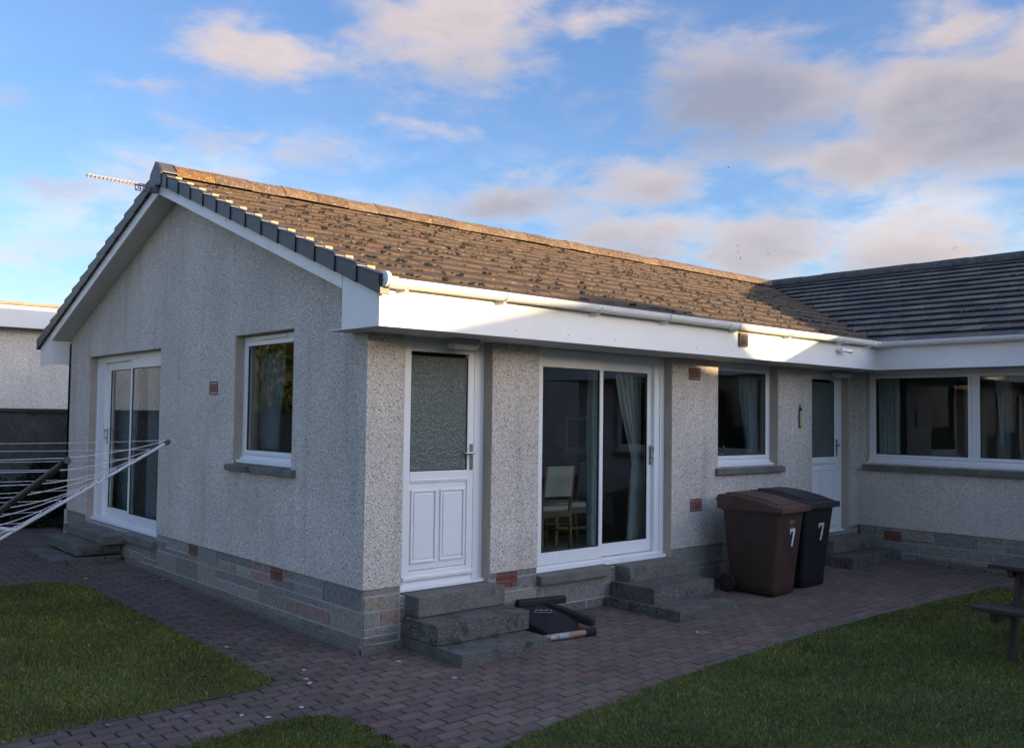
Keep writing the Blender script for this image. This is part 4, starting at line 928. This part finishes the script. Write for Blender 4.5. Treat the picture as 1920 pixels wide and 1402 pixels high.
# ------------------------------------------------------------------ wheelie bins
def digit7(mb, o, ux, h, t, dig_w):
    """a slanted bold 7 as a thin plate; o lower-left, ux horizontal axis, up = z"""
    o = Vector(o); ux = Vector(ux); uz = Vector((0, 0, 1)); n = Vector((ux.y, -ux.x, 0)) * t
    pts = [(.26, 0), (.50, 0), (1.0, .84), (1.0, 1.0), (.14, 1.0), (.08, .70), (.24, .70), (.28, .83), (.70, .83)]
    q = [o + ux * a * dig_w + uz * b * h for a, b in pts]; k = len(q)
    mb.poly([v for v in q] + [v + n for v in q], [tuple(range(k)), tuple(range(2 * k - 1, k - 1, -1))] + [(i, (i + 1) % k, k + (i + 1) % k, k + i) for i in range(k)])
def wheelie(loc, rz, body_m, lid_m, label, num_m, logo):
    t = empty('wheelie_bin', loc, label, 'wheelie bin', 'wheelie bins standing against the wall', rz)
    # local: x across, -y front, z up; bottom w .46 d .52, top w .56 d .66 ; height .93
    mb = MB()
    def ringpts(z, hw, yf, yb, r):
        out = []
        for cx, cy, a0 in ((hw - r, yb - r, 0), (-hw + r, yb - r, 90), (-hw + r, yf + r, 180), (hw - r, yf + r, 270)):
            for k in range(5): a = R(a0 + k * 22.5); out.append((cx + r * math.cos(a), cy + r * math.sin(a), z))
        return out
    secs = [(.012, .205, -.235, .24, .03), (.03, .222, -.25, .27, .045), (.12, .228, -.256, .29, .05), (.60, .262, -.305, .34, .05), (.86, .280, -.332, .355, .045), (.915, .284, -.338, .36, .045)]
    rr = [ringpts(*s) for s in secs]; n = len(rr[0])
    for r_ in rr: mb.v += r_
    for i in range(len(secs) - 1):
        for k in range(n): mb.f.append((i * n + k, i * n + (k + 1) % n, (i + 1) * n + (k + 1) % n, (i + 1) * n + k)); mb.c.append((1, 1, 1)); mb.m.append(0)
    mb.f.append(tuple(range(n))[::-1]); mb.c.append((1, 1, 1)); mb.m.append(0)
    b = mb.build('body', body_m, t, smooth=True); e = b.modifiers.new('e', 'EDGE_SPLIT'); e.split_angle = R(50)
    # collar under the lid
    mb = MB(); r1 = ringpts(.885, .296, -.352, .372, .04); r2 = ringpts(.93, .298, -.355, .375, .04)
    mb.v += r1 + r2
    for k in range(n): mb.f.append((k, (k + 1) % n, n + (k + 1) % n, n + k)); mb.c.append((1, 1, 1)); mb.m.append(0)
    mb.f.append(tuple(range(n))[::-1]); mb.c.append((1, 1, 1)); mb.m.append(0); mb.f.append(tuple(range(n, 2 * n))); mb.c.append((1, 1, 1)); mb.m.append(0)
    mb.build('collar', body_m, t)
    # lid: skirt plus a raised arched panel, highest at the hinge half
    mb = MB(); ys = np.linspace(-.385, .40, 13)
    def zl(y): s = (y + .385) / .785; return .950 + .105 * math.sin(min(1, s * 1.05) * math.pi * .55) 
    prev = None
    for i in range(12):
        ya, yb = ys[i], ys[i + 1]
        hw = .312
        mb.hexa([(-hw, ya, zl(ya) - .035), (hw, ya, zl(ya) - .035), (hw, yb, zl(yb) - .035), (-hw, yb, zl(yb) - .035)], [(-hw + .01, ya, zl(ya)), (hw - .01, ya, zl(ya)), (hw - .01, yb, zl(yb)), (-hw + .01, yb, zl(yb))])
    sk = [(-.385, .905), (-.385, .955)]
    mb.box(-.312, .312, -.392, -.36, .895, .957); 
    for sg in (-1, 1):
        for i in range(12):
            ya, yb = ys[i], ys[i + 1]; zA = max(.885, zl(ya) - .10 + .02 * math.sin(i)); zB = max(.885, zl(yb) - .10 + .02 * math.sin(i + 1))
            mb.hexa([(sg * .300, ya, .90), (sg * .314, ya, .90), (sg * .314, yb, .90), (sg * .300, yb, .90)], [(sg * .300, ya, zl(ya) - .02), (sg * .311, ya, zl(ya) - .02), (sg * .311, yb, zl(yb) - .02), (sg * .300, yb, zl(yb) - .02)])
    mb.build('lid', lid_m, t, bevel=.006)
    mb = MB(); ys = np.linspace(-.30, .34, 9)
    for i in range(8):
        ya, yb = ys[i], ys[i + 1]; h = .020
        mb.hexa([(-.235, ya, zl(ya) - .002), (.235, ya, zl(ya) - .002), (.235, yb, zl(yb) - .002), (-.235, yb, zl(yb) - .002)], [(-.222, ya, zl(ya) + h), (.222, ya, zl(ya) + h), (.222, yb, zl(yb) + h), (-.222, yb, zl(yb) + h)])
    mb.build('lid_panel', lid_m, t, bevel=.003)
    mb = MB(); mb.tube([(-.26, .43, 1.0), (.26, .43, 1.0)], .016, 10); mb.tube([(-.25, .36, .97), (-.25, .43, 1.0)], .016, 8); mb.tube([(.25, .36, .97), (.25, .43, 1.0)], .016, 8); mb.build('handle', body_m, t)
    mb = MB(); mb.tube([(-.27, .29, .10), (.27, .29, .10)], .012, 8); mb.build('axle', M['chrome'], t)
    for sg in (-1, 1):
        mb = MB(); mb.tube([(sg * .245, .29, .10), (sg * .255, .29, .10), (sg * .295, .29, .10), (sg * .305, .29, .10)], [.090, .10, .10, .088], 28); w_ = mb.build('wheel', simple('black_rubber', (.012, .012, .012), .8) if 'black_rubber' not in bpy.data.materials else bpy.data.materials['black_rubber'], t)
        mb = MB(); mb.tube([(sg * .300, .29, .10), (sg * .309, .29, .10)], [.05, .042], 20); mb.build('hub', body_m, w_)
    # number on the front
    def yf(z): return float(np.interp(z, [.12, .60, .86], [-.256, -.305, -.332]))
    mb = MB(); z0, z1 = .53, .72
    digit7(mb, (-.02, yf(.62) - .008, z0), (1, 0, 0), z1 - z0, .004, .12); o = mb.build('house_number', num_m, t)
    o.rotation_euler = (0, 0, 0)
    if logo:
        mb = MB(); y = yf(.76) - .004
        mb.box(-.035, .085, y, y + .01, .775, .779); mb.box(-.03, .085, y, y + .01, .790, .797); mb.box(-.035, .085, y, y + .01, .805, .808)
        mb.box(-.045, .085, y, y + .01, .715, .718)
        for k in range(9): mb.box(-.03 + k * .0125, -.022 + k * .0125, y - .001, y + .01, .797, .803)
        mb.poly([(.0, y, .750), (.02, y, .742), (.04, y, .750), (.05, y, .757), (.02, y, .752), (-.01, y, .757), (.0, y + .01, .750), (.02, y + .01, .742), (.04, y + .01, .750), (.05, y + .01, .757), (.02, y + .01, .752), (-.01, y + .01, .757)], [(0, 1, 2, 3, 4, 5), (11, 10, 9, 8, 7, 6)])
        mb.box(.018, .022, y, y + .01, .718, .745)
        mb.build('emblem', simple('faded_print', (.26, .22, .20), .6), t)
    return t
m_brown = simple('brown_plastic', (.048, .026, .020), .5, .15, 60, .22, 6); m_brown2 = simple('faded_brown_lid', (.085, .043, .031), .55, .2, 60, .3, 5)
m_blk = simple('black_plastic', (.009, .010, .014), .42, .15, 60, .2, 6); m_blk2 = simple('grey_black_lid', (.022, .022, .024), .45, .2, 60, .3, 6)
m_num = simple('white_number', (.62, .64, .68), .4, var=.05); m_num2 = speckled('worn_number', (.38, .42, .36), (.6, .62, .6), (.04, .05, .04), thr=.8, scale=160, var=.5, vscale=40)
wheelie((4.72, -.66, gz(4.7, -.7)), R(3.5), m_brown, m_brown2, 'faded brown wheelie bin with white 7, nearer the camera', m_num, True)
wheelie((5.40, -.62, gz(5.4, -.6)), R(-2), m_blk, m_blk2, 'black wheelie bin with worn 7, behind the brown one', m_num2, False)

# ------------------------------------------------------------------ picnic table (right edge, on the lawn)
t = empty('picnic_table', (4.05, -3.37, gz(4, -3.4)), 'dark brown wooden picnic table at the right edge of the lawn', 'picnic table')
mw = simple('dark_stained_timber', (.030, .017, .012), .7, .3, 60, .35, 8)
def loc_(x, y, z): return (x - 4.05, y + 3.37, z - gz(4, -3.4))
def plank(a, b, wd, th, name='plank', up=(0, 0, 1)):
    mb = MB(); mb.bar(a, b, wd, th, up); return mb.build(name, mw, t, bevel=.006)
# long axis runs towards +x/-y; end frame near the camera side
ax = Vector((.02, -1, 0)).normalized(); sx = Vector((1, .02, 0)).normalized()
E0 = Vector((3.67, -3.30, 0))
S0 = Vector(loc_(3.66, -3.30, 0)); 
def pt(al, ac, z): v = S0 + ax * al + sx * ac; return (v.x, v.y, z)
H_ = .0
for ac, nm in ((.055, 'seat'), (.185, 'seat'), (1.30, 'seat'), (1.43, 'seat')): plank(pt(-.02, ac, .435), pt(1.6, ac, .435), .12, .035, nm)
for k in range(5): plank(pt(-.02, .42 + k * .135, .735), pt(1.6, .42 + k * .135, .735), .125, .035, 'tabletop')
for al in (.14, 1.35):
    plank(pt(al, .02, .385), pt(al, 1.47, .385), .045, .095, 'seat_beam'); plank(pt(al, .40, .69), pt(al, 1.0, .69), .045, .07, 'top_beam')
    plank(pt(al + .048, .28, .0), pt(al + .048, .50, .70), .045, .09, 'leg', (1, 0, 0)); plank(pt(al + .048, 1.20, .0), pt(al + .048, .92, .70), .045, .09, 'leg', (1, 0, 0))

# ------------------------------------------------------------------ rotary clothes dryer at the left
t = empty('rotary_clothes_dryer', (-3.69, -2.46, gz(-3.69, -2.46)), 'white rotary clothes dryer with spread arms and pale lines, left', 'clothes dryer')
ml = simple('white_coated_metal', (.32, .34, .37), .45, .1, 100, .2, 20); mbr = simple('weathered_brown_metal', (.060, .050, .040), .6, .2, 80, .35, 20); mln = simple('pale_line', (.42, .40, .42), .6)
H0 = Vector((-3.69, -2.46, 0)); zt_ = 1.28; zh = .66; gzz = gz(-3.69, -2.46)
A_ = Vector((-2.453, -2.114, zt_)); B_ = Vector((-3.349, -3.699, zt_)); Cc = Vector((2 * H0.x - A_.x, 2 * H0.y - A_.y, zt_)); D_ = Vector((2 * H0.x - B_.x, 2 * H0.y - B_.y, zt_)); HB = Vector((H0.x, H0.y, zh))
O = Vector((H0.x, H0.y, gzz))
a = MB(); a.tube([(0, 0, -.05), (0, 0, zt_ - gzz - .25)], .022, 14); a.build('pole', mbr, t)
tips = [A_, B_, Cc, D_]
for i, tp in enumerate(tips):
    a = MB(); a.tube([HB - O, tp - O], .0072 if i != 1 else .0092, 12); arm = a.build('arm', ml if i != 1 else mbr, t)
    a = MB(); dd = (tp - HB).normalized(); a.tube([tp - O - dd * .01, tp - O + dd * .016], .0115, 10); a.build('end_cap', M['seal'], arm)
a = MB()
for i in range(4):
    p_, q_ = tips[i], tips[(i + 1) % 4]
    for k in range(13):
        s = 1 - k * .066; u_ = HB.lerp(p_, s) - O; v_ = HB.lerp(q_, s) - O
        sag = .010 + .012 * ((k * 7 + i * 3) % 5) / 4
        pts = []
        for j in range(9):
            f = j / 8; c = u_.lerp(v_, f); c.z += .012 - sag * 4 * f * (1 - f); pts.append(c)
        a.tube(pts, .0015, 5)
a.build('washing_lines', mln, t)
a = MB()
for i in (0, 1, 2, 3):
    for k in range(13):
        c = HB.lerp(tips[i], 1 - k * .066) - O; a.tube([c + Vector((0, 0, .004)), c + Vector((0, 0, .012))], .0045, 6)
a.build('line_pegs', simple('brown_peg', (.10, .045, .03), .6), t)
a = MB()
for tp in tips:
    m1 = HB.lerp(tp, .45); a.tube([Vector((H0.x, H0.y, 1.05)) - O, m1 - O], .009, 8)
a.build('brace', ml, t)

# ------------------------------------------------------------------ black item with a rusty tube beside the steps
t = empty('folding_kneeler', (1.65, -.45, gz(1.6, -.4)), 'black folded padded frame with rusty metal tube lying beside steps', 'folding frame')
def lc(x, y, z): return (x - 1.65, y + .45, z - gz(1.6, -.4))
mk = simple('black_fabric', (.006, .0065, .008), .9, .2, 150, .2, 10)
g0 = gz(1.6, -.4)
a = MB(); out = [(1.50, -.60), (1.42, -.28), (1.60, -.10), (1.90, -.12), (2.03, -.34), (1.99, -.50), (1.86, -.61), (1.70, -.64)]
tops = [g0 + h for h in (.05, .15, .175, .17, .11, .08, .05, .045)]
k = len(out); a.poly([lc(x, y, g0 + .004) for x, y in out] + [lc(x, y, z) for (x, y), z in zip(out, tops)] + [lc(1.72, -.38, g0 + .165)], [tuple(range(k))[::-1]] + [(i, (i + 1) % k, k + (i + 1) % k, k + i) for i in range(k)] + [(k + i, k + (i + 1) % k, 2 * k) for i in range(k)])
a.build('pad', mk, t, bevel=.015)
a = MB(); a.bar(lc(1.59, -.10, -.285), lc(2.21, -.10, -.315), .07, .075); a.build('foam_bar', simple('black_foam', (.007, .0075, .009), .7, .4, 90, .2, 20), t, bevel=.02)
a = MB(); a.bar(lc(1.93, -.17, -.335), lc(2.02, -.66, g0 + .075), .085, .075); a.build('foam_bar', bpy.data.materials['black_foam'], t, bevel=.02)
m_rust = speckled('galvanised_tube', (.36, .39, .42), (.5, .5, .5), (.2, .1, .05), thr=.97, scale=60, rough=.5, var=.15, bump=.3, moss=((.30, .11, .03), 8, .47))
a = MB(); a.tube([lc(1.40, -.675, g0 + .030), lc(1.83, -.745, g0 + .030)], .027, 18); a.build('tube', m_rust, t, smooth=False)
a = MB(); a.tube([lc(1.82, -.744, g0 + .030), lc(1.93, -.762, g0 + .030)], .034, 18); a.build('end_cap', mk, t, bevel=.008)
a = MB(); y = 0
lp = [(1.60, -.33), (1.68, -.27), (1.79, -.36), (1.71, -.42)]
def zt3(x, y): return g0 + .168 + (.38 + y) * .03
for i in range(4):
    p_, q_ = lp[i], lp[(i + 1) % 4]; a.tube([lc(p_[0], p_[1], zt3(*p_)), lc(q_[0], q_[1], zt3(*q_))], .003, 5)
a.tube([lc(1.66, -.34, g0 + .174), lc(1.70, -.32, g0 + .176), lc(1.71, -.36, g0 + .174), lc(1.75, -.34, g0 + .176)], .004, 5)
a.build('badge', simple('grey_badge', (.22, .24, .28), .5), t)

# ------------------------------------------------------------------ neighbouring building, garden wall, shrubs, trees
t = empty('neighbouring_building', (-6, 12, gz(-6, 12)), 'pale roughcast flat-fronted building with white fascia, far left', 'house')
o0 = Vector((-6, 12, gz(-6, 12)))
def nb(name, mt, x0, x1, y0, y1, z0, z1, **k): a = MB(); a.box(x0 - o0.x, x1 - o0.x, y0 - 12, y1 - 12, z0 - o0.z, z1 - o0.z); return a.build(name, mt, t, **k)
nb('wall', M['harl2'], -7.0, 4.5, 12.0, 12.2, -.7, 3.1); nb('wall', M['harl2'], -7.0, -6.8, 12.2, 18, -.7, 3.1)
nb('fascia', M['fascia'], -7.3, 4.7, 11.70, 11.73, 2.90, 3.29, bevel=.003); nb('soffit', M['soffit'], -7.3, 4.7, 11.73, 12.0, 2.91, 2.93)
nb('roof', simple('felt_roof', (.30, .24, .17), .8, .3, 50, .3, 3), -7.35, 4.75, 11.66, 18, 3.30, 3.35)
a = MB(); a.box(-12, 5.5, 9.8, 9.98, gz(0, 9.8) - .1, 1.40, (1, 1, 1), 0); a.box(-12.02, 5.52, 9.76, 10.02, 1.40, 1.455, (1, 1, 1), 1)
gw = a.build('garden_wall', [M['render_dark'], speckled('dark_coping', (.05, .048, .045), (.16, .16, .15), thr=.9)], bevel=.006); tag(gw, 'dark roughcast garden wall with flat coping, behind the dryer', 'wall')

def leaf_cloud(centres, radii, n, size, cols, rnd, squash=1.0, hollow=.45):
    """many small quads spread through lobes; returns verts, colours"""
    rad = np.array(radii); cen = np.array(centres); pr = rad ** 2; pr /= pr.sum(); k = rnd.choice(len(rad), n, p=pr)
    d = rnd.normal(size=(n, 3)); d /= np.linalg.norm(d, axis=1)[:, None]; r = hollow + (1 - hollow) * rnd.random(n) ** .6
    Pn = cen[k] + d * (rad[k] * r)[:, None] * np.array([1, 1, squash])
    nn = d + rnd.normal(scale=.8, size=(n, 3)); nn /= np.linalg.norm(nn, axis=1)[:, None]
    a = np.cross(nn, rnd.normal(size=(n, 3))); a /= np.linalg.norm(a, axis=1)[:, None]; b = np.cross(nn, a)
    s = size * rnd.uniform(.6, 1.4, n)[:, None]
    V = np.stack([Pn - a * s, Pn - b * s * .5, Pn + a * s, Pn + b * s * .5], 1).reshape(-1, 3)
    clump = .65 + .7 * rnd.random(len(rad)); c = np.array(cols)[rnd.integers(0, len(cols), n)] * (clump[k] * rnd.uniform(.7, 1.3, n))[:, None]
    return V, c
def leaf_mesh(name, V, c, mt, parent):
    n = len(V) // 4; me = bpy.data.meshes.new(name); me.vertices.add(4 * n); me.vertices.foreach_set('co', V.ravel()); me.loops.add(4 * n); me.loops.foreach_set('vertex_index', np.arange(4 * n))
    me.polygons.add(n); me.polygons.foreach_set('loop_start', np.arange(n) * 4); me.polygons.foreach_set('loop_total', np.full(n, 4)); me.update()
    ca = me.color_attributes.new('Col', 'FLOAT_COLOR', 'CORNER'); cc = np.concatenate([np.repeat(c, 4, 0), np.ones((4 * n, 1))], 1); ca.data.foreach_set('color', cc.ravel())
    me.materials.append(mt); o = bpy.data.objects.new(name, me); C.objects.link(o); o.parent = parent; return o
m_leaf = simple('leaves', (1, 1, 1), .6, attr=True, spec=.25); m_bark = simple('bark', (.07, .05, .035), .9, .6, 30, .3, 6)
def tree(name, loc, h, r, cols, label, cat='tree', n=9000, size=.07, lobes=16, trunk=.12, seed=1, group=None, low=.25):
    rnd = np.random.default_rng(seed); t = empty(name, loc, label, cat, group)
    a = MB(); a.tube([(0, 0, -.1), (.03 * r, 0, h * .35), (-.02 * r, .03 * r, h * .75)], [trunk, trunk * .7, trunk * .25], 10)
    cen = []; rad = []
    for i in range(lobes):
        z = h * (low + (1 - low) * rnd.random()); f = 1 - abs((z / h - (low + 1) / 2) / ((1 - low) / 2)) ** 2 * .75
        an = rnd.random() * 6.28; rr = r * .62 * f * rnd.random() ** .5; cen.append((math.cos(an) * rr, math.sin(an) * rr, z - r * .2)); rad.append(r * rnd.uniform(.25, .45) * (.5 + .5 * f))
        if i % 2 == 0: a.tube([(0, 0, z * .55), (cen[-1][0] * .5, cen[-1][1] * .5, z * .75), cen[-1]], [trunk * .35, trunk * .22, trunk * .08], 6)
    a.build('trunk', m_bark, t); V, c = leaf_cloud(cen, rad, n, size, cols, rnd); leaf_mesh('crown', V, c, m_leaf, t); return t
dk = [(.030, .042, .014), (.020, .032, .010), (.045, .055, .02)]; gd = [(.24, .22, .03), (.16, .17, .03), (.30, .24, .04)]
for i, (x, y, h, r, lb) in enumerate([(-.75, 9.3, .85, .55, 'low dark evergreen shrub at the foot of the garden wall, further left'), (.05, 9.25, 1.05, .55, 'taller dark shrub against the garden wall beside the bungalow corner'), (.75, 9.3, .9, .5, 'dark shrub tucked behind the bungalow corner by the garden wall')]):
    s_ = tree('shrub', (x, y, gz(x, y)), h, r, [(.010, .016, .006), (.007, .012, .005)], lb, 'shrub', 5200, .035, 22, .03, 30 + i, low=.08)
# trees whose tops show over the neighbour, and those the windows mirror
for i, (x, y, h) in enumerate([(12.2, 60, 8.2), (13.9, 60, 8.55)]):
    zb = gz(x, y); tree('bare_tree', (x, y, zb), h, 1.6, [(.16, .09, .07), (.12, .07, .05)], ('reddish winter tree top above the neighbouring roof, the left of two', 'reddish winter tree top above the neighbouring roof, the right of two')[i], n=2500, size=.06, seed=50 + i)
tree('tree', (-5.2, 10.9, gz(-5, 10.9)), 5.6, 1.9, gd, 'golden green garden tree standing left of the neighbouring building', n=15000, size=.07, seed=60)
tree('tree', (-8.3, 16.5, gz(-8, 16)), 8.5, 3.0, gd, 'large golden tree farther away to the left of the building', n=16000, size=.1, seed=61, lobes=26)
for i, (x, y, h, r) in enumerate([(6.5, -12.5, 3.4, 1.6), (3.6, -12.2, 3.2, 1.6), (.8, -12.3, 3.3, 1.7), (-2.2, -12.6, 3.4, 1.7), (-5.2, -12.3, 3.3, 1.7), (-8.2, -12.0, 3.3, 1.7), (9.2, -12.6, 3.2, 1.6)]):
    ob = tree('hedge_tree', (x, y, gz(x, y)), h, r, dk, 'dark evergreen hedge tree in the row behind the lawn', 'tree', 9000, .07, 24, .08, 80 + i, 'hedge trees behind the lawn', low=.05)
# unseen block added behind the camera, outline traced back from the shadow edge
YB = -16.0; kx = -SUN_T.x / SUN_T.y; kz = -SUN_T.z / SUN_T.y; dY = -OV - YB
prof = [(-16, 1.75), (-.3, 1.74), (0, 1.82), (.36, 1.91), (.72, 2.07), (1.74, 2.36), (2.3, 2.60), (2.9, 2.72), (3.6, 2.73), (4.0, 2.62), (4.2, 2.50), (4.33, 2.40), (4.56, 2.23), (4.82, 2.10), (5.3, 2.02), (9, 1.98), (16, 1.9)]
PX = [(x + kx * dY, z + kz * dY) for x, z in prof]
t = empty('rear_shade_block', (PX[0][0], YB, -.6), 'unseen block shaped to shade the garden, beyond the hedge', 'house')
o1 = Vector((PX[0][0], YB, -.6)); a = MB(); nn = len(PX)
fr = [(x - o1.x, 0, z + .6) for x, z in PX] + [(PX[-1][0] - o1.x, 0, -.1), (0, 0, -.1)]; bk = [(x, -5.0, z) for x, y, z in fr]; k = len(fr)
a.poly(fr + bk, [tuple(range(k)), tuple(range(2 * k - 1, k - 1, -1))] + [(i, (i + 1) % k, k + (i + 1) % k, k + i) for i in range(k)])
a.build('gable_wall', M['harl2'], t)  # body of the added block, shaped by the shadow it must cast
a = MB()
for (x0, z0), (x1, z1) in zip(PX[4:-1], PX[5:]): pass
a.box(6.0, 7.1, .0, .02, 1.3, 2.5); a.box(10.0, 11.4, .0, .02, 1.3, 2.5); a.build('window', M['seal'], t)  # dark plates on the added block, out of view

# ------------------------------------------------------------------ birds and litter
BIRDS = [(43.16, 27.06, 16.92, 0.4), (44.38, 27.15, 12.26, 2.4), (44.4, 27.24, 11.87, 1.6), (44.55, 27.14, 11.48, 0.8), (45.45, 25.74, 11.69, 2.0), (50.37, 16.52, 11.52, 1.6)]
FLECKS = [(-0.745, 4.535), (-0.092, 3.984), (-0.747, 0.878), (-0.572, -0.096), (-0.674, -0.305), (-0.704, -0.412), (-1.003, -0.84), (-1.262, -0.88), (-1.376, -0.733), (0.188, -0.976), (2.713, -1.283), (0.111, -0.359)]
def bird():
    mb = MB(); mb.poly([(0, -.09, 0), (.015, 0, .012), (0, .07, 0), (-.015, 0, .012), (0, 0, -.018), (-.16, .02, .06), (-.15, .05, .055), (.16, .02, .06), (.15, .05, .055), (-.012, -.03, .0), (.012, -.03, .0)],
        [(0, 1, 3), (1, 2, 3), (0, 3, 4), (0, 4, 1), (2, 4, 3), (2, 1, 4), (3, 5, 9), (3, 6, 5), (1, 10, 7), (1, 7, 8)])
    return mb
b0 = bird().build('bird', simple('bird_feathers', (.03, .03, .035), .8), fix=False); tag(b0, 'tiny dark bird gliding in the sky over the roofs', 'bird', 'birds high over the roofs')
for i, (x, y, z, a_) in enumerate(BIRDS):
    b = b0 if i == 0 else b0.copy()
    if i: C.objects.link(b)
    b.location = (x, y, z); b.rotation_euler = (.1, .2, a_); b['label'] = b0['label']
f0 = None
for i, (x, y) in enumerate(FLECKS):
    if f0 is None:
        mb = MB(); mb.poly([(-.02, -.008, 0), (.0, -.014, .002), (.022, -.004, 0), (.018, .010, .003), (-.01, .013, .001), (-.02, -.008, .004), (.0, -.014, .006), (.022, -.004, .004), (.018, .010, .007), (-.01, .013, .005)], [(0, 1, 2, 3, 4), (9, 8, 7, 6, 5)] + [(k, (k + 1) % 5, 5 + (k + 1) % 5, 5 + k) for k in range(5)])
        f0 = mb.build('fallen_petal', simple('pale_petal', (.45, .44, .42), .7)); o = f0; tag(o, 'small pale fleck lying on the block paving', 'petal', 'pale flecks on the paving')
    else: o = f0.copy(); C.objects.link(o)
    o.location = (x, y, gz(x, y) + .002); o.rotation_euler = (0, 0, i * 1.3)
